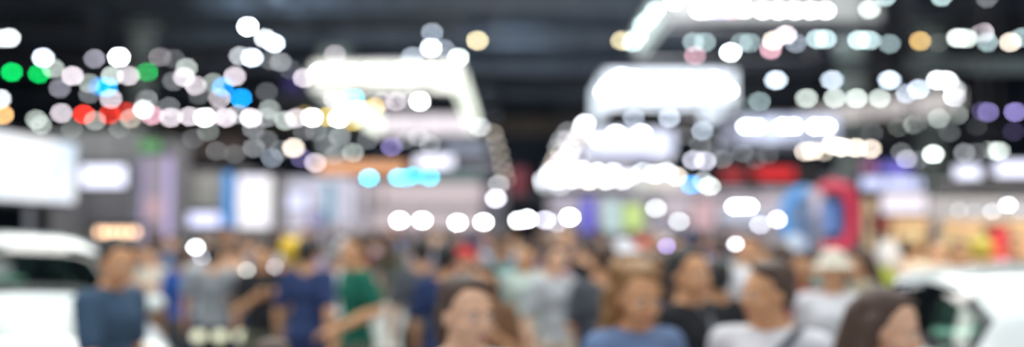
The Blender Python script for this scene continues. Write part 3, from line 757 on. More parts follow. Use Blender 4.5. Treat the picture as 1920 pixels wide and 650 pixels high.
def hand(bm, wrist, direc, palm_n, side, curl=.5):
    """palm, four unequal bent fingers and a thumb that leaves the side of the palm"""
    d = Vector(direc).normalized(); n = Vector(palm_n).normalized(); n = (n - d * n.dot(d)).normalized(); s = d.cross(n) * side
    w = Vector(wrist)
    capsule(bm, w, .024, w + d * .03, .027, 10)
    for o in (-.022, -.007, .008, .023):
        capsule(bm, w + d * .03 + s * o * .7, .015, w + d * .085 + s * o, .013, 8)
    for o, L in ((-.026, .052), (-.009, .066), (.009, .072), (.026, .064)):
        a = w + d * .088 + s * o
        d1 = (d * math.cos(curl * .8) + n * math.sin(curl * .8)); d2 = (d * math.cos(curl * 2) + n * math.sin(curl * 2))
        b = a + d1 * L * .55; c = b + d2 * L * .5
        capsule(bm, a, .0098, b, .009, 8); capsule(bm, b, .009, c, .0078, 8)
    a = w + d * .025 + s * .026
    b = a + (d * .55 + s * .75 + n * .25).normalized() * .042; c = b + (d * .85 + s * .2 + n * .4).normalized() * .032
    capsule(bm, a, .0135, b, .011, 8); capsule(bm, b, .011, c, .009, 8)


ARMS = {'down': ((.235, .03, 1.11), (.25, -.06, .87)), 'phone': ((.225, -.02, 1.12), (.12, -.27, 1.24)), 'forward': ((.24, .0, 1.12), (.19, -.25, 1.06)),
        'raised': ((.25, -.16, 1.22), (.10, -.30, 1.47)), 'swing': ((.23, .12, 1.12), (.235, .10, .88)), 'reach': ((.24, -.10, 1.13), (.20, -.36, 1.00)),
        'across': ((.265, .07, 1.19), (.12, -.20, 1.05))}
POSES = {
    'stand': dict(l='down', r='down', legs='stand', yaw=0, nod=0, b=1.0),
    'stand_turned': dict(l='down', r='phone', legs='stand', yaw=.55, nod=.05, b=.95),
    'walk': dict(l='swing', r='down', legs='walk', yaw=-.2, nod=0, b=1.0),
    'walk_slim': dict(l='down', r='swing', legs='walk', yaw=.3, nod=.08, b=.88),
    'phone': dict(l='phone', r='phone', legs='stand', yaw=-.1, nod=.22, b=.92),
    'photo': dict(l='raised', r='raised', legs='stand', yaw=0, nod=-.02, b=1.0),
    'reach': dict(l='reach', r='forward', legs='stand', yaw=-.35, nod=.12, b=1.06),
    'cross': dict(l='down', r='across', legs='stand', yaw=.25, nod=.1, b=.96),
    'look': dict(l='down', r='down', legs='stand', yaw=-.6, nod=.04, b=1.04),
}


def body_parts(bm, P, inflate=0.0, what='body'):
    b = P['b']; q = inflate
    torso = what in ('body', 'shirt'); legs = what in ('body', 'trousers')
    if torso:
        ball(bm, (0, .0, 1.285), (.160 * b + q, .108 * b + q, .165), 20, 14)
        ball(bm, (0, -.035, 1.30), (.12 * b + q, .085 * b + q, .10), 18, 12)
        capsule(bm, (-.135 * b, .005, 1.385), .060 + q, (.135 * b, .005, 1.385), .060 + q, 14)
        for s in (-1, 1): capsule(bm, (s * .10, .01, 1.40), .045 + q, (s * (.02 if what == 'body' else .055), .012, 1.455 if what == 'body' else 1.43), .045 if what == 'body' else .044, 10)
        ball(bm, (0, .0, 1.09), (.135 * b + q, .10 * b + q, .17), 20, 12)
        ball(bm, (0, .01, .96), (.160 * b + q, .115 * b + q, .10 + q), 20, 12)
    if legs:
        ball(bm, (0, .012, .93), (.165 * b + q, .118 * b + q, .115), 20, 12)
        for s in (-1, 1):
            st = P['legs']
            ky, ay, az = (-.01, .025, .085)
            if st == 'walk': ky, ay, az = ((-.16, -.17, .085) if s > 0 else (.02, .26, .13))
            hip = Vector((s * .088, .0, .90)); kn = Vector((s * .098, ky, .49)); an = Vector((s * .105, ay, az + (.03 if what == 'trousers' else 0)))
            calf = kn.lerp(an, .32) + Vector((0, .015, 0))
            capsule(bm, hip, .092 * b + q, kn, .059 + q, 14); capsule(bm, kn, .058 + q, calf, .056 + q, 12); capsule(bm, calf, .056 + q, an, .036 + q * 1.6, 12)
    for s, key in ((-1, 'l'), (1, 'r')):
        e, w = ARMS[P[key]]
        sh = Vector((s * (.165 * b + .012), .005, 1.385)); e = Vector((s * e[0], e[1], e[2])); w = Vector((s * w[0], w[1], w[2]))
        if what == 'body':
            capsule(bm, sh, .052, e, .040, 12); fm = e.lerp(w, .3); capsule(bm, e, .040, fm, .040, 12); capsule(bm, fm, .040, w, .027, 12)
            d = (w - e).normalized()
            if P[key] in ('down', 'swing'): hand(bm, w, d + Vector((0, -.15, -.3)), (-s, 0, .0), -s if True else s, .35)
            else: hand(bm, w, (d + Vector((-s * .35, -.1, .15))).normalized(), (-s * .5, .2, 1) if P[key] in ('phone', 'raised') else (0, 0, -1), s, .6)
        if what == 'shirt':
            capsule(bm, sh, .056 + q, sh.lerp(e, .72), .050 + q, 12)


def make_body(pose):
    P = POSES[pose]; bm = bmesh.new()
    body_parts(bm, P, 0, 'body')
    for s in (-1, 1):                                    # ankles and feet inside the shoes
        ky, ay, az = (-.01, .025, .085)
        if P['legs'] == 'walk': ky, ay, az = ((-.16, -.17, .085) if s > 0 else (.02, .26, .13))
        capsule(bm, (s * .105, ay, az - .03), .034, (s * .115, ay - .13, az - .05), .026, 10)
    H = bmesh.new()
    capsule(H, (0, .02, 1.42), .058, (0, .008, 1.53), .053, 14)
    M = head_matrix(P['yaw'], P['nod'])
    h = bmesh.new()
    ball(h, (0, .012, 1.612), (.075, .095, .088), 24, 16)
    ball(h, (0, -.022, 1.553), (.060, .068, .076), 22, 14)
    ball(h, (0, -.062, 1.500), (.030, .026, .023)); ball(h, (0, -.068, 1.602), (.056, .022, .018))
    for s in (-1, 1):
        ball(h, (s * .031, -.076, 1.581), .0145); ball(h, (s * .038, -.056, 1.548), .028)
        ball(h, (s * .077, .006, 1.572), (.011, .021, .033))
    capsule(h, (0, -.084, 1.592), .009, (0, -.106, 1.553), .013, 10); ball(h, (0, -.094, 1.546), (.020, .014, .010))
    ball(h, (0, -.082, 1.522), (.027, .014, .007)); ball(h, (0, -.080, 1.512), (.023, .014, .007))
    bmesh.ops.transform(h, matrix=M, verts=h.verts)
    for t in (h, H):
        me = bpy.data.meshes.new('t'); t.to_mesh(me); t.free(); bm.from_mesh(me); bpy.data.meshes.remove(me)
    out = remeshed('body_' + pose, bm, .0085, 2)
    for m in (SKINS['tan'], m_eye, m_lip, m_brow): out.materials.append(m)
    feats = [(M @ Vector((o, -.094, 1.517)), .010, 2) for o in (-.018, -.006, .006, .018)]
    feats_ = [(M @ Vector((s * .031, -.091, 1.581)), .0115, 1) for s in (-1, 1)] + [(M @ Vector((o, -.094, 1.517)), .010, 2) for o in (-.018, -.006, .006, .018)] + \
            [(M @ Vector((s * x, -.088, 1.604)), .0075, 3) for s in (-1, 1) for x in (.02, .031, .042)]
    for p in out.polygons:
        if p.center.z > 1.45:
            for c, r, i in feats:
                if (p.center - c).length < r: p.material_index = i
    return out


def make_shirt(pose):
    bm = bmesh.new(); body_parts(bm, POSES[pose], .014, 'shirt')
    return remeshed('shirt_' + pose, bm, .016, 3)


def make_trousers(pose):
    bm = bmesh.new(); body_parts(bm, POSES[pose], .013, 'trousers')
    return remeshed('trousers_' + pose, bm, .018, 3)


def make_shoe(pose, s):
    bm = bmesh.new()
    ky, ay, az = (-.01, .025, .085)
    if POSES[pose]['legs'] == 'walk': ky, ay, az = ((-.16, -.17, .085) if s > 0 else (.02, .26, .13))
    x = s * .108; z = az - .085
    ball(bm, (x, ay + .01, z + .052), (.043, .055, .052)); ball(bm, (x + s * .006, ay - .10, z + .040), (.046, .085, .040)); capsule(bm, (x, ay, z + .05), .042, (x + s * .006, ay - .09, z + .042), .040)
    bevel_box(bm, (x + s * .003, ay - .055, z + .014), (.088, .26, .026), .01)
    return remeshed('shoe_' + pose, bm, .012, 1)


def make_hair(style):
    bm = bmesh.new(); rg = random.Random(5)
    if style in ('cap', 'hat'):
        ball(bm, (0, .055, 1.575), (.078, .062, .062)); ball(bm, (0, .03, 1.60), (.080, .08, .05))
    else:
        ball(bm, (0, .034, 1.636), (.083, .094, .080), 22, 14); ball(bm, (0, .06, 1.58), (.078, .058, .072), 18, 12)
        ball(bm, (.02, -.030, 1.682), (.058, .036, .024), rot=Euler((0, .2, 0)))
        for s in (-1, 1): ball(bm, (s * .074, .022, 1.605), (.014, .035, .045))
    if style in ('long', 'curly'):
        for s in (-1, 1):
            capsule(bm, (s * .07, .03, 1.60), .036, (s * .085, .05, 1.42), .034); capsule(bm, (s * .085, .05, 1.42), .034, (s * .09, .06, 1.30), .022)
        capsule(bm, (0, .085, 1.60), .07, (0, .115, 1.40), .062); capsule(bm, (0, .115, 1.40), .060, (0, .12, 1.27), .035)
    if style == 'curly':
        for i in range(70):
            a = rg.uniform(-.3, math.pi + .3); z = rg.uniform(1.27, 1.70); rr = .10 if z < 1.62 else .085
            ball(bm, (rr * 1.05 * math.cos(a), .035 + rr * abs(math.sin(a)) * .9, z), rg.uniform(.022, .034), 8, 6)
    if style == 'bun':
        ball(bm, (0, .115, 1.65), (.042, .036, .040)); tube(bm, (0, .09, 1.64), (0, .11, 1.65), .03)
    if style == 'ponytail':
        capsule(bm, (0, .105, 1.63), .024, (0, .15, 1.57), .032); capsule(bm, (0, .15, 1.57), .032, (0, .145, 1.40), .014)
    return remeshed('hair_' + style, bm, .010, 2 if style != 'curly' else 1)


def make_cap(kind):
    bm = bmesh.new()
    if kind == 'cap':
        ball(bm, (0, .018, 1.645), (.088, .102, .078), 20, 14); ball(bm, (0, -.10, 1.632), (.065, .062, .010)); ball(bm, (0, .018, 1.725), .010)
    else:
        ball(bm, (0, .018, 1.650), (.089, .102, .080), 20, 14)
        lathe(bm, [(.09, 1.628), (.145, 1.606), (.147, 1.614), (.09, 1.645)], 24, Matrix.Translation((0, .015, 0)))
    return remeshed('headwear_' + kind, bm, .009, 1)


BODY = {p: make_body(p) for p in POSES}
SHIRT = {p: make_shirt(p) for p in POSES}
TROUS = {p: make_trousers(p) for p in POSES}
SHOE = {(l, s): make_shoe(p, s) for l, p in (('stand', 'stand'), ('walk', 'walk')) for s in (-1, 1)}
HAIR = {s: make_hair(s) for s in ('short', 'long', 'curly', 'bun', 'ponytail', 'cap', 'hat')}
CAP = {k: make_cap(k) for k in ('cap', 'hat')}
for dct in (SHIRT, TROUS, SHOE, HAIR, CAP):
    for me in dct.values():
        if not me.materials: me.materials.append(cloth('grey'))

bm = bmesh.new()
ball(bm, (0, -.0835, 1.581), (.0125, .0105, .0085), 16, 12)
EYES = bpy.data.meshes.new('eye'); bm.to_mesh(EYES); bm.free()
EYES.materials.append(mat('eye_white', (.8, .78, .75), .2, noise=0)); EYES.materials.append(m_eye)
for p_ in EYES.polygons:
    p_.use_smooth = True
    q_ = p_.center
    if (q_ - Vector((0, -.094, 1.581))).length < .0062: p_.material_index = 1
bm = bmesh.new()
for s in (-1, 1):
    if s < 0: continue
    capsule(bm, (-.013, -.0905, 1.600), .0032, (0, -.0885, 1.6035), .0036, 8); capsule(bm, (0, -.0885, 1.6035), .0036, (.012, -.0855, 1.602), .002, 8)
BROWS = bpy.data.meshes.new('eyebrow'); bm.to_mesh(BROWS); bm.free(); BROWS.materials.append(m_brow)


def person(px, d, h, deg, pose, hair, haircol, skin, shirt, trous, label, group=None, capcol=None, tilt=0.0):
    p = W(px, 425, d)
    root = thing('person', label, 'person', (p.x, d, 0), math.radians(deg), group, h / 1.70)
    if tilt: root.rotation_euler = (math.radians(tilt), 0, math.radians(deg))
    b = link_mesh('body', BODY[pose], None, root); recolor(b, SKINS[skin])
    s = link_mesh('shirt', SHIRT[pose], None, root); recolor(s, cloth(shirt))
    t = link_mesh('trousers', TROUS[pose], None, root); recolor(t, cloth(trous))
    for sd in (-1, 1):
        o = link_mesh('shoe', SHOE[(POSES[pose]['legs'], sd)], None, root); recolor(o, cloth('black' if trous != 'black' else 'white'))
    hm = head_matrix(POSES[pose]['yaw'], POSES[pose]['nod'])
    o = link_mesh('hair', HAIR[hair], None, root); o.matrix_basis = hm; recolor(o, HAIRS[haircol])
    if d < 16:
        for e in (-1, 1):
            o = link_mesh('eye', EYES, None, root); o.matrix_basis = hm @ Matrix.Translation((e * .031, 0, 0))
            o = link_mesh('eyebrow', BROWS, None, root, True); o.matrix_basis = hm @ Matrix.Translation((e * .031, 0, 0)) @ Matrix.Diagonal((e, 1, 1, 1))
    if hair in CAP:
        o = link_mesh('cap' if hair == 'cap' else 'sun_hat', CAP[hair], None, root); o.matrix_basis = hm; recolor(o, cloth(capcol or 'white'))
    return root


# people who can be told one by one ------------------------------------------------------------
person(160, 5.8, 1.75, 72, 'reach', 'short', 'black', 'tan', 'slate blue', 'dark grey', 'black-haired man in a slate blue shirt facing right before the left white car', tilt=7)
person(872, 3.55, 1.635, 20, 'walk_slim', 'ponytail', 'brown', 'light', 'pale grey', 'denim', 'nearest woman at bottom centre with tied brown hair, facing right')
person(1190, 4.2, 1.655, 30, 'phone', 'curly', 'golden', 'tan', 'denim', 'dark grey', 'woman with loose golden brown curls and a denim blue top')
o = person(1293, 5.0, 1.70, 40, 'stand', 'short', 'black', 'tan', 'black', 'dark grey', 'black-haired man in a black polo right of the golden curls')
bm = bmesh.new(); ball(bm, (0, -.128, 1.36), (.020, .008, .026)); obj('pendant', bm, m_alu, o)
for s in (-1, 1):
    bm = bmesh.new(); tube(bm, (s * .06, -.045, 1.47), (s * .004, -.126, 1.38), .003, seg=6); obj('necklace', bm, m_alu, o)
o = person(1440, 4.15, 1.665, -35, 'look', 'short', 'brown', 'tan', 'white', 'denim', 'man in a white shirt with a red print and a dark shoulder strap')
bm = bmesh.new(); bevel_box(bm, (-.01, -.124, 1.335), (.085, .012, .06), .004); obj('red_print', bm, cloth('red'), o)
bm = bmesh.new()
for (a, b) in (((.13, -.05, 1.45), (.06, -.13, 1.35)), ((.06, -.135, 1.35), (-.06, -.135, 1.20)), ((-.06, -.135, 1.20), (-.15, -.08, 1.05)), ((.13, -.05, 1.45), (.13, .07, 1.44))): capsule(bm, a, .014, b, .014, 8)
obj('shoulder_strap', bm, cloth('dark grey'), o)
person(1560, 6.7, 1.64, -30, 'walk', 'hat', 'brown', 'tan', 'white', 'beige', 'person in a tan sun hat and white top left of the nearest dark hair', capcol='cream')
person(1650, 3.45, 1.60, 62, 'phone', 'long', 'brown', 'light', 'brown', 'dark grey', 'woman with long dark brown hair looking right toward the right white car')
person(1505, 7.4, 1.63, -60, 'stand_turned', 'short', 'brown', 'brown', 'maroon', 'black', 'person in a maroon top between the white shirt and the sun hat')
person(668, 7.9, 1.75, -62, 'cross', 'short', 'brown', 'tan', 'dark green', 'olive', 'man in a dark green shirt with a bare forearm bent in front of him')
person(578, 8.9, 1.70, 170, 'walk', 'short', 'black', 'tan', 'navy', 'navy', 'person in navy walking away left of the green shirt')
person(520, 3.9, 1.40, 150, 'stand', 'short', 'brown', 'brown', 'black', 'black', 'short brown-haired person at the very bottom left of centre')
person(494, 9.3, 1.66, 20, 'phone', 'short', 'black', 'tan', 'black', 'olive', 'person in black standing under the yellow balloon')
person(436, 11.3, 1.62, -70, 'reach', 'bun', 'brown', 'tan', 'grey', 'navy', 'person in a grey top reaching left, left of the person in black')
person(345, 11.0, 1.60, 160, 'stand', 'short', 'brown', 'brown', 'blue', 'dark grey', 'person in a vivid blue shirt behind the bonnet of the left car')
person(395, 10.6, 1.70, 10, 'walk', 'short', 'black', 'tan', 'pale grey', 'navy', 'person in pale grey and navy trousers right of the vivid blue shirt')
person(288, 12.2, 1.58, -20, 'phone', 'bun', 'brown', 'light', 'cream', 'brown', 'woman in a cream top just right of the slate blue man')
person(792, 9.2, 1.70, 185, 'walk', 'short', 'black', 'tan', 'dark grey', 'black', 'person in dark grey seen from behind right of the green shirt')
person(838, 8.0, 1.68, 165, 'stand', 'short', 'black', 'tan', 'navy', 'navy', 'broad person in navy behind the nearest woman')
person(905, 6.6, 1.58, 0, 'phone', 'long', 'brown', 'tan', 'brown', 'dark grey', 'person in brown right above the nearest woman')
person(985, 9.3, 1.66, -15, 'walk', 'short', 'brown', 'tan', 'pale green', 'black', 'person in a pale grey-green shirt and black trousers at centre')
person(1038, 8.5, 1.66, 30, 'walk_slim', 'bun', 'brown', 'light', 'pale grey', 'beige', 'person in pale grey just right of the grey-green shirt')
person(1130, 7.6, 1.68, 185, 'stand_turned', 'short', 'brown', 'tan', 'dark grey', 'dark grey', 'person in a dark grey shirt behind the golden curls')
person(1172, 9.0, 1.68, 20, 'walk', 'hat', 'brown', 'light', 'light blue', 'dark grey', 'person in a white sun hat above the golden curls', capcol='white')
person(1238, 7.0, 1.62, 200, 'stand', 'long', 'brown', 'tan', 'lilac', 'dark grey', 'person in lilac between the golden curls and the man in black')
person(1402, 9.4, 1.72, 0, 'walk', 'short', 'brown', 'tan', 'white', 'khaki', 'person in white above the gap between black polo and white shirt')
person(1345, 6.6, 1.60, 180, 'stand', 'short', 'black', 'brown', 'black', 'black', 'person in black behind the shoulder of the man in black polo')
person(1615, 8.8, 1.62, -90, 'phone', 'long', 'brown', 'tan', 'khaki', 'dark grey', 'long-haired person in khaki in front of the red and dark tower')
person(1798, 10.6, 1.66, -30, 'stand_turned', 'short', 'black', 'tan', 'white', 'black', 'dark-haired person in white before the tan booth')
person(1905, 11.0, 1.70, 10, 'walk', 'bun', 'brown', 'tan', 'lilac', 'black', 'person in lilac at the right edge behind the white car')
person(1752, 12.2, 1.64, 30, 'stand', 'short', 'brown', 'light', 'beige', 'denim', 'person in beige before the tan booth, left of the dark-haired person in white')
person(1700, 11.8, 1.66, 150, 'stand', 'bun', 'brown', 'light', 'cream', 'brown', 'person in cream standing against the tan booth')

# the crowd behind them ------------------------------------------------------------------------
rng = random.Random(11)
ZONES = [(250, 340, 'by the left car'), (340, 430, 'below the lilac pillar'), (430, 520, 'below the wide white screen'), (520, 620, 'near the yellow balloon'), (620, 715, 'behind the green shirt'),
         (715, 800, 'below the left bright lamps'), (800, 885, 'behind the broad navy back'), (885, 960, 'left of the aisle centre'), (960, 1040, 'at the aisle centre'), (1040, 1120, 'right of the aisle centre'),
         (1120, 1210, 'below the lime screen'), (1210, 1300, 'above the man in black polo'), (1300, 1390, 'below the bright oval lamp'), (1390, 1480, 'above the white shirt with print'), (1480, 1560, 'left of the dark tower')]
SH = ['white', 'pale grey', 'grey', 'dark grey', 'black', 'navy', 'slate blue', 'blue', 'light blue', 'denim', 'olive', 'maroon', 'pink', 'beige', 'brown', 'orange', 'pale green', 'lilac', 'teal', 'cream', 'khaki', 'red', 'yellow', 'dark green']
TR = ['black', 'dark grey', 'navy', 'denim', 'brown', 'khaki']
used = set(); placed = [(x_at(548, 9.6), 9.6), (x_at(1379, 8.6), 8.6), (x_at(1250, 8.8), 8.8), (x_at(1500, 13.4), 13.4), (x_at(1470, 13.2), 13.1)] + [(x_at(q_, 12.2), 12.2) for q_ in (367, 380, 462, 518, 532)] + [(x_at(518, 11.5), 11.5)] + [(o.location.x, o.location.y) for o in bpy.data.objects if o.name.startswith('person')]
HW = {'short': 'short hair', 'long': 'long hair', 'bun': 'a hair bun', 'ponytail': 'a ponytail', 'cap': 'a cap'}
for lo, hi, n in ((9.6, 12, 26), (12, 15, 34), (15, 19, 34), (19, 28, 34)):
    got = tries = 0
    while got < n and tries < 900:
        tries += 1
        d = rng.uniform(lo, hi); px = rng.uniform(262, 1555)
        x = x_at(px, d)
        if any((x - a) ** 2 + (d - b) ** 2 < .67 ** 2 for a, b in placed): continue
        if d > 16 and px < 330: continue
        if px < 325 and 14.5 < d < 18.2: continue
        if x < -1.2 - .53 * (d - 6.9) and d < 11.3: continue
        if 19.5 < d and px < 520: continue
        if d > 23 and px < 570: continue
        if px > 1430 and d > 11.8: continue
        if d < 14.3 and 650 < px < 850: continue
        z = [q for q in ZONES if q[0] <= px < q[1]]
        if not z: continue
        z = z[0][2]
        pose = rng.choice([q_ for q_ in POSES if q_ != 'cross']); hs = rng.choice(['short', 'short', 'short', 'long', 'bun', 'ponytail', 'cap']); hc = rng.choice(['black', 'black', 'brown', 'brown', 'grey' if hs == 'short' else 'brown'])
        opts = [c for c in SH if (c, z) not in used]
        if not opts: continue
        wts = [3 if c in ('white', 'pale grey', 'navy', 'black', 'grey', 'dark grey', 'light blue', 'slate blue', 'beige') else (.12 if c in ('yellow', 'red', 'orange', 'dark green') else 1) for c in opts]
        c = rng.choices(opts, wts)[0]; used.add((c, z))
        back = rng.random() < .5
        deg = rng.uniform(150, 210) if back else rng.uniform(-70, 70)
        tr = rng.choice(TR)
        cc = rng.choice(['white', 'navy', 'beige', 'red'])
        hw = HW[hs] if hs != 'cap' else 'a %s cap' % cc
        dist = 'near' if d < 12 else ('midway' if d < 19 else 'far')
        person(px, d, rng.uniform(1.56, 1.80) if d > 12 else rng.uniform(1.54, 1.74), deg, pose, hs, hc, rng.choice(['light', 'tan', 'tan', 'brown', 'pale']), c, tr,
               '%s person in %s top with %s, %s' % (dist, c, hw, z), 'visitors crowding the aisle', capcol=cc)
        placed.append((x, d)); got += 1

# ------------------------------------------------------------------ objects among the crowd
p = W(548, 470, 9.6)
bm = bmesh.new(); r = 24 * 9.6 / F_PX
lathe(bm, [(.004, -1.28 * r), (.10 * r, -1.22 * r), (.35 * r, -1.0 * r), (.75 * r, -.6 * r), (.98 * r, -.1 * r), (1.0 * r, .25 * r), (.88 * r, .65 * r), (.6 * r, .95 * r), (.25 * r, 1.1 * r), (.01, 1.13 * r)], 28)
ro = thing('balloon', 'yellow balloon on a string above the crowd left of the navy figure', 'balloon', p)
obj('balloon_skin', bm, mat('yellow_rubber', (.95, .62, .03), .3, noise=.03), ro, True)
bm = bmesh.new()
pts = [Vector((.01 * math.sin(i), .01 * math.cos(i * 1.7), -1.28 * r - i * (p.z - 1.28 * r - .02) / 12)) for i in range(13)]
for i in range(12): tube(bm, pts[i], pts[i + 1], .002, seg=5)
bevel_box(bm, (0, 0, -p.z + .03), (.06, .06, .06), .01)
obj('string', bm, cloth('white'), ro)


def chair(px, d, deg, label):
    root = thing('moulded_chair', label, 'chair', (x_at(px, d), d, 0), math.radians(deg), 'white moulded chairs')
    m = mat('white_plastic', (.80, .82, .76), .35, noise=.03)
    bm = bmesh.new()
    for i in range(-5, 6):
        x = i * .045
        capsule(bm, (x, -.20, .44 + .02 * abs(i) / 5), .02, (x, .18, .43 + .02 * abs(i) / 5), .02, 6)
    link_mesh('seat', remeshed('seat', bm, .014, 2), m, root)
    bm = bmesh.new()
    for i in range(-5, 6):
        x = i * .047; hgt = .88 - .012 * i * i * .6
        capsule(bm, (x, .19, .44), .018, (x * 1.02, .26 - .02 * abs(i) / 5, hgt), .018, 6)
    link_mesh('backrest', remeshed('backrest', bm, .014, 2), m, root)
    for sx in (-1, 1):
        for sy in (-1, 1):
            bm = bmesh.new(); capsule(bm, (sx * .19, sy * .16, .43), .017, (sx * .23, sy * .22, .015), .012, 8); obj('leg', bm, m_alu, root, True)
    return root


chair(733, 12.4, 8, 'wider white moulded chair at the bottom behind the green-shirted man')
chair(806, 13.0, 62, 'white moulded chair seen edge on, right of the wider one')
chair(700, 13.2, -20, 'white moulded chair partly behind the wider one')
# low globe lamps along a stage edge at bottom left
for i, px in enumerate((320, 372, 412, 452)):
    d = 9.4 if i else 6.15
    if i == 0: continue
    r_ = 11 * d / F_PX; pz = W(px, 630, d)
    root = thing('globe_lamp', '%s of the three cream globe lamps on posts at the bottom left' % ('leftmost', 'middle', 'rightmost')[i - 1], 'lamp', (pz.x, d, 0), 0, 'cream globe lamps')
    bm = bmesh.new(); ball(bm, (0, 0, pz.z), r_, 20, 14); obj('globe', bm, glow('globe_cream', (.98, 1, .72), 1.3), root, True)
    bm = bmesh.new(); lathe(bm, [(.07, 0), (.07, .02), (.02, .04), (.016, pz.z - r_ * 1.1), (.04, pz.z - r_ * .95), (.03, pz.z - r_ * .85)], 16); obj('post', bm, m_black, root)
# orange lit counter at left
root = thing('counter', 'long counter under warm orange lights behind the left car', 'counter', (x_at(215, 15.5), 15.5, 0))
w_ = 110 * 15.5 / F_PX
bm = bmesh.new(); bevel_box(bm, (0, 0, .5), (w_, .6, 1.0), .03); bevel_box(bm, (0, -.02, 1.02), (w_ + .08, .7, .05), .015); obj('counter_body', bm, mat('counter_wood', (.32, .22, .15), .5), root)
bm = bmesh.new(); bevel_box(bm, (0, .2, CAM_Z + (425 - 420) * 15.5 / F_PX), (w_, .1, .05), .01)
for s in (-1, 1): tube(bm, (s * w_ * .48, .2, 1.0), (s * w_ * .48, .2, 1.85), .02)
obj('lamp_rail', bm, m_black, root)
for i, px in enumerate((178, 193, 210, 226, 243)):
    pp = W(px, 437, 15.5)
    bm = bmesh.new(); lathe(bm, [(.035, -.03), (.04, 0), (.03, .05), (.012, .07)], 14, Matrix.Translation((pp.x - root.location.x, .2, pp.z))); obj('bulb', bm, glow('bulb_orange', (1, .62, .36), 5.0), root, True)
# tan booth goods
def goods(name, label, cat, px, py, d, r, prof, m, shelf=True):
    p = W(px, py, d)
    root = thing(name, label, cat, (p.x, d, 0))
    k = d / F_PX
    bm = bmesh.new(); lathe(bm, [(a * r * k, p.z + b * r * k) for a, b in prof], 24); obj('body', bm, m, root, True)
    bm = bmesh.new(); zt = p.z + prof[0][1] * r * k
    bevel_box(bm, (0, 0, zt / 2), (.34, .34, zt), .02); bevel_box(bm, (0, 0, zt - .02), (.40, .40, .04), .01); obj('plinth', bm, m_tan_wall if shelf else m_white_wall, root)
    return root


VASE = [(.45, -1), (.85, -.8), (1, -.3), (.95, .25), (.6, .7), (.4, .9), (.5, 1.0)]
goods('vase', 'lime green rounded vase on a plinth before the tan booth', 'vase', 1655, 524, 9.8, 26, VASE, mat('lime_glaze', (.55, .62, .05), .3, noise=.04), True)
goods('vase', 'big dull yellow rounded vase on a tall plinth near the red banner', 'vase', 1838, 462, 11.6, 24, VASE, mat('yellow_glaze', (.50, .42, .06), .3, noise=.04), True)
goods('vase', 'white tall rounded vase on a plinth before the tan booth', 'vase', 1664, 478, 11.2, 24, [(.6, -1.3), (.95, -1), (1, -.2), (.8, .6), (.55, 1.0), (.62, 1.2)], mat('white_glaze', (.85, .82, .78), .3, noise=.03))
for i, (px, py, w, h, c, lab) in enumerate([(1706, 440, 46, 30, (.92, .66, .38), 'orange tan framed picture at the left of the tan booth wall'), (1770, 448, 50, 34, (.82, .60, .34), 'brownish framed picture at the middle of the tan booth wall'),
                                            (1724, 500, 44, 30, (.95, .78, .56), 'pale peach framed picture low on the tan booth wall'), (1852, 470, 40, 34, (.70, .60, .50), 'grey brown framed picture at the right of the tan booth wall'),
                                            (1662, 440, 22, 50, (.66, .42, .22), 'upright red-brown framed picture by the tower')]):
    d = 16.3; p = W(px, py, d); k = d / F_PX
    root = thing('framed_picture', lab, 'picture', p)
    bm = bmesh.new(); bevel_box(bm, (0, 0, 0), (w * k, .03, h * k), .008); obj('canvas', bm, mat('canvas_%d' % i, c, .6, noise=.35, scale=5), root)
    bm = bmesh.new()
    for s in (-1, 1):
        box(bm, (s * (w / 2 + 1) * k, 0, 0), (.03, .06, (h + 4) * k)); box(bm, (0, 0, s * (h / 2 + 1) * k), ((w + 4) * k, .06, .03))
    obj('frame', bm, mat('picture_frame', (.45, .28, .14), .5), root)
hung_panel('banner', 'bright red upright banner behind the roof of the right white car', 'banner', 1862, 428, 1890, 486, 12.0, mat('bright_red_cloth', (.85, .06, .08), .7), feet=True)
hung_panel('banner', 'pink red banner at the left end of the tan booth', 'banner', 1644, 408, 1668, 430, 12.9, mat('pink_red_cloth', (.85, .22, .18), .7), feet=True)

# ------------------------------------------------------------------ cars
m_car = mat('pearl_white_paint', (.80, .86, .83), .22, 0.0, noise=.01, coat=.8)
m_glass = mat('car_glass', (.26, .40, .35), .0, 0.0, noise=0, spec=.9, trans=1.0)
m_seat = mat('seat_fabric', (.30, .29, .28), .8, noise=.1)
m_rubber = mat('tyre_rubber', (.02, .02, .022), .8, noise=.1)
m_chrome = mat('chrome', (.75, .76, .78), .12, 1.0, noise=0)
m_plastic = mat('black_plastic', (.03, .03, .033), .5, noise=.05)
m_headlamp = mat('headlamp_glass', (.85, .9, .95), .08, noise=0, emit=(.95, 1, 1), strength=2.2)
m_tail = mat('tail_lamp', (.5, .02, .02), .15, noise=0)

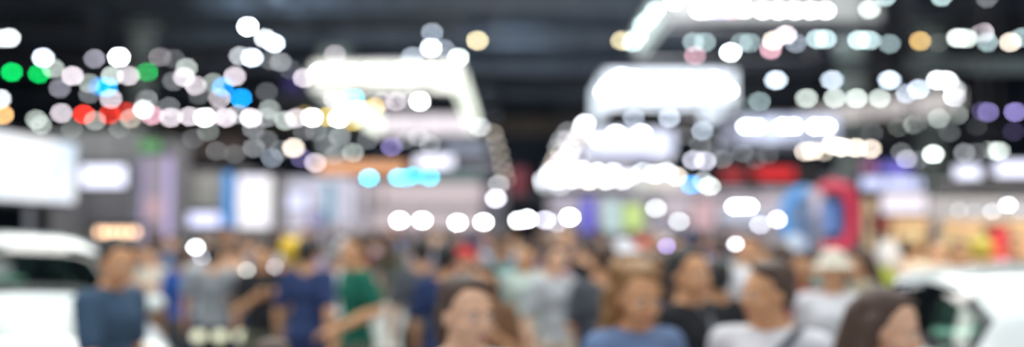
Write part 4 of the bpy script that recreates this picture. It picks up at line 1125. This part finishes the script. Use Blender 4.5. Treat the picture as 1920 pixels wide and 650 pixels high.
STN = [  # x, [(w, z) x 8]
    (0.00, [(0, .36), (.55, .36), (.70, .42), (.76, .58), (.72, .74), (.55, .78), (.32, .80), (0, .81)]),
    (0.10, [(0, .27), (.66, .27), (.83, .36), (.87, .60), (.81, .82), (.63, .88), (.36, .91), (0, .92)]),
    (0.35, [(0, .22), (.72, .22), (.90, .34), (.92, .62), (.87, .90), (.70, .955), (.40, .985), (0, 1.0)]),
    (0.90, [(0, .20), (.74, .20), (.92, .32), (.94, .64), (.90, .97), (.74, 1.02), (.42, 1.055), (0, 1.07)]),
    (1.35, [(0, .20), (.74, .20), (.92, .32), (.94, .66), (.90, 1.0), (.78, 1.055), (.45, 1.10), (0, 1.12)]),
    (1.50, [(0, .20), (.74, .20), (.92, .32), (.94, .66), (.905, 1.015), (.765, 1.13), (.46, 1.20), (0, 1.225)]),
    (2.15, [(0, .20), (.74, .20), (.92, .32), (.94, .68), (.915, 1.04), (.655, 1.50), (.44, 1.585), (0, 1.61)]),
    (2.45, [(0, .20), (.74, .20), (.92, .32), (.94, .68), (.92, 1.05), (.655, 1.525), (.44, 1.615), (0, 1.645)]),
    (3.10, [(0, .20), (.74, .20), (.92, .32), (.94, .69), (.925, 1.07), (.65, 1.53), (.44, 1.62), (0, 1.65)]),
    (3.80, [(0, .20), (.74, .20), (.92, .32), (.94, .70), (.92, 1.09), (.63, 1.48), (.43, 1.57), (0, 1.60)]),
    (4.10, [(0, .22), (.74, .22), (.91, .34), (.93, .70), (.90, 1.09), (.66, 1.36), (.45, 1.45), (0, 1.48)]),
    (4.35, [(0, .25), (.72, .25), (.88, .36), (.90, .70), (.87, 1.04), (.74, 1.10), (.48, 1.13), (0, 1.14)]),
    (4.55, [(0, .32), (.66, .32), (.80, .42), (.83, .68), (.78, .90), (.64, .95), (.40, .97), (0, .98)]),
]


STN_HATCH = STN[:9] + [
    (3.85, STN[9][1]),
    (4.15, [(0, .22), (.74, .22), (.91, .34), (.93, .70), (.90, 1.09), (.63, 1.44), (.43, 1.53), (0, 1.56)]),
    (4.36, [(0, .25), (.72, .25), (.88, .36), (.90, .70), (.87, 1.05), (.70, 1.17), (.47, 1.21), (0, 1.23)]),
    (4.48, [(0, .32), (.66, .32), (.80, .42), (.83, .68), (.79, .90), (.64, .96), (.40, .98), (0, .99)])]


def cr(a, b, c, d, t):
    return .5 * ((2 * b) + (-a + c) * t + (2 * a - 5 * b + 4 * c - d) * t * t + (-a + 3 * b - 3 * c + d) * t * t * t)


def car(label, loc, rz, STN=STN, rear=(3.86, 4.30), rails=True):
    root = thing('car', label, 'car', loc, rz)
    # fine grid: NX stations, NS section points per side
    xs, secs, sub = [], [], 6
    n = len(STN)
    for i in range(n - 1):
        for k in range(sub if i < n - 2 else sub + 1):
            t = k / sub
            A, B, C, D = STN[max(0, i - 1)], STN[i], STN[i + 1], STN[min(n - 1, i + 2)]
            x = B[0] + (C[0] - B[0]) * t
            pts = []
            for j in range(8):
                f = lambda S: S[1][j]
                # monotone-ish blend keeps the glass edges crisp
                w = cr(f(A)[0], f(B)[0], f(C)[0], f(D)[0], t) * .5 + (f(B)[0] * (1 - t) + f(C)[0] * t) * .5
                z = cr(f(A)[1], f(B)[1], f(C)[1], f(D)[1], t) * .5 + (f(B)[1] * (1 - t) + f(C)[1] * t) * .5
                pts.append((w, z))
            fine = []
            for j in range(7):
                a, b, c, d_ = pts[max(0, j - 1)], pts[j], pts[j + 1], pts[min(7, j + 2)]
                for u in range(4):
                    tt = u / 4
                    fine.append((cr(a[0], b[0], c[0], d_[0], tt) * .4 + (b[0] * (1 - tt) + c[0] * tt) * .6, cr(a[1], b[1], c[1], d_[1], tt) * .4 + (b[1] * (1 - tt) + c[1] * tt) * .6))
            fine.append(pts[7])
            xs.append(x); secs.append(fine)
    NP = len(secs[0])
    groups = {}

    def region(i, j, side):
        x = (xs[i] + xs[i + 1]) / 2; jj = j / 4
        if 4.15 < jj < 4.8:
            if 1.95 < x < 2.62: return 'side_window_front'
            if 2.72 < x < 3.42: return 'side_window_rear'
            if 3.50 < x < 3.92: return 'quarter_window'
        if jj >= 5.0 and 1.50 < x < 2.02: return 'windscreen'
        if jj >= 5.0 and rear[0] < x < rear[1]: return 'rear_window'
        return 'bodywork'

    for side in (-1, 1):
        for i in range(len(xs) - 1):
            for j in range(NP - 1):
                r = region(i, j, side)
                key = r if r in ('bodywork', 'windscreen', 'rear_window') else (r, side)
                groups.setdefault(key, []).append(((i, j), (i + 1, j), (i + 1, j + 1), (i, j + 1), side))
    for key, faces in groups.items():
        bm = bmesh.new(); cache = {}

        def V(ij, s):
            w, z = secs[ij[0]][ij[1]]
            q = (round(xs[ij[0]], 5), round(s * w, 5), round(z, 5))
            if q not in cache: cache[q] = bm.verts.new((q[0], q[1], q[2]))
            return cache[q]
        for a, b, c, d_, s in faces:
            vs = [V(a, s), V(b, s), V(c, s), V(d_, s)]
            u = []
            for v in vs:
                if v not in u: u.append(v)
            if len(u) > 2:
                try: bm.faces.new(u)
                except ValueError: pass
        if key == 'bodywork':
            for end in (0, len(xs) - 1):
                loop = [V((end, j), 1) for j in range(NP)] + [V((end, j), -1) for j in range(NP - 2, 0, -1)]
                try: bm.faces.new(loop)
                except ValueError: pass
        nm = key if isinstance(key, str) else 'side_window'
        o = obj(nm, bm, m_car if key == 'bodywork' else m_glass, root, True)
        if key != 'bodywork':
            sm = o.modifiers.new('thick', 'SOLIDIFY'); sm.thickness = .006; sm.offset = 0
    for (x, y0_, y1_) in ((2.35, -.62, -.14), (2.35, .14, .62), (3.35, -.62, .62)):
        bm = bmesh.new(); w_ = y1_ - y0_; yc = (y0_ + y1_) / 2
        bevel_box(bm, (x, yc, .50), (.50, w_, .16), .05); bevel_box(bm, (x + .30, yc, .82), (.14, w_ * .95, .62), .05, Euler((0, .2, 0)))
        for hx in ((yc,) if w_ < .6 else (-.35, .35)): bevel_box(bm, (x + .38, hx, 1.20), (.10, .24, .18), .04)
        obj('car_seat', bm, m_seat, root)
    bm = bmesh.new(); bevel_box(bm, (1.72, 0, .95), (.40, 1.42, .18), .06); obj('dashboard', bm, m_plastic, root)
    for x in (.85, 3.70):                                             # wheels
        for s in (-1, 1):
            M = Matrix.Translation((x, s * .82, .34)) @ Matrix.Rotation(math.pi / 2, 4, 'X')
            bm = bmesh.new(); lathe(bm, [(.22, -.11), (.31, -.115), (.34, -.09), (.345, 0), (.34, .09), (.31, .115), (.22, .11)], 32, M); wh = obj('wheel', bm, m_rubber, root, True)
            bm = bmesh.new(); lathe(bm, [(.22, -.10), (.225, .10), (.20, .11), (.19, .06), (.05, .05)], 28, M)
            for q in range(5):
                a = q * 2 * math.pi / 5
                for off in (-.09, .09): capsule(bm, M @ Vector((.05 * math.cos(a), .05 * math.sin(a), .085 * s * -1)), .018, M @ Vector((.20 * math.cos(a + off), .20 * math.sin(a + off), .085 * s * -1)), .014, 6)
            obj('rim', bm, m_alu, wh, True)
            bm = bmesh.new(); lathe(bm, [(.36, -.06), (.40, -.06), (.40, .13), (.36, .13)], 28, Matrix.Translation((x, s * .84, .36)) @ Matrix.Rotation(math.pi / 2, 4, 'X')); bmesh.ops.delete(bm, geom=[v for v in bm.verts if v.co.z < .34], context='VERTS'); obj('wheel_arch', bm, m_plastic, root, True)
    for s in (-1, 1):
        bm = bmesh.new(); ball(bm, (.14, s * .66, .80), (.14, .17, .065), 18, 12, Euler((0, 0, s * -.5))); obj('headlamp', bm, m_headlamp, root, True)
        bm = bmesh.new(); ball(bm, (4.40, s * .74, .92), (.10, .14, .07), 16, 10); obj('tail_lamp', bm, m_tail, root, True)
        bm = bmesh.new(); ball(bm, (1.80, s * 1.03, 1.10), (.055, .085, .062), 16, 12); capsule(bm, (1.80, s * .90, 1.05), .022, (1.80, s * 1.0, 1.08), .022); mo = obj('wing_mirror', bm, m_car, root, True)
        for x in (2.55, 3.35):
            bm = bmesh.new(); capsule(bm, (x - .09, s * .955, .93), .013, (x + .09, s * .955, .93), .013, 8); obj('door_handle', bm, m_chrome, root, True)
        if not rails: continue
        bm = bmesh.new()
        for a, b in (((2.2, .58, 1.60), (2.4, .56, 1.66)), ((2.4, .56, 1.66), (3.6, .54, 1.65)), ((3.6, .54, 1.65), (3.8, .55, 1.56))): capsule(bm, (a[0], s * a[1], a[2]), .014, (b[0], s * b[1], b[2]), .014, 8)
        obj('roof_rail', bm, m_plastic, root, True)
    for s in (-1, 1):
        bm = bmesh.new(); capsule(bm, (1.42, s * .10 - .15, 1.125), .008, (1.72, s * .10 + .25, 1.33), .006, 6); obj('wiper', bm, m_plastic, root, True)
    bm = bmesh.new()
    for k_ in range(5): bevel_box(bm, (.015 + .004 * k_, 0, .52 + .05 * k_), (.03, 1.0 - .03 * k_, .018), .005)
    bevel_box(bm, (.04, 0, .62), (.02, 1.02, .26), .008)
    obj('grille', bm, m_plastic, root)
    return root


# platform of the left car
rzc = math.radians(118)
nose = Vector((-2.86, 6.55, .107))
dirc = Vector((math.cos(rzc), math.sin(rzc), 0))
cen = nose + dirc * 2.27; cen.z = 0
root = thing('display_platform', 'low white platform under the left white car', 'platform', cen, rzc)
bm = bmesh.new(); bevel_box(bm, (0, 0, .05), (5.0, 2.2, .10), .02); obj('platform_top', bm, mat('platform_white', (.6, .62, .62), .3), root)
bm = bmesh.new(); bevel_box(bm, (0, 0, .04), (5.03, 2.23, .03), .008); obj('light_strip', bm, glow('platform_strip', (.9, 1, 1), 1.5), root)
car('white car facing the viewer on a low platform at the left edge', nose, rzc)
car('white car seen from its side at the right edge, roof and windows only', Vector((6.0, 4.8, .045)), math.radians(180), STN_HATCH, (4.17, 4.34), False)
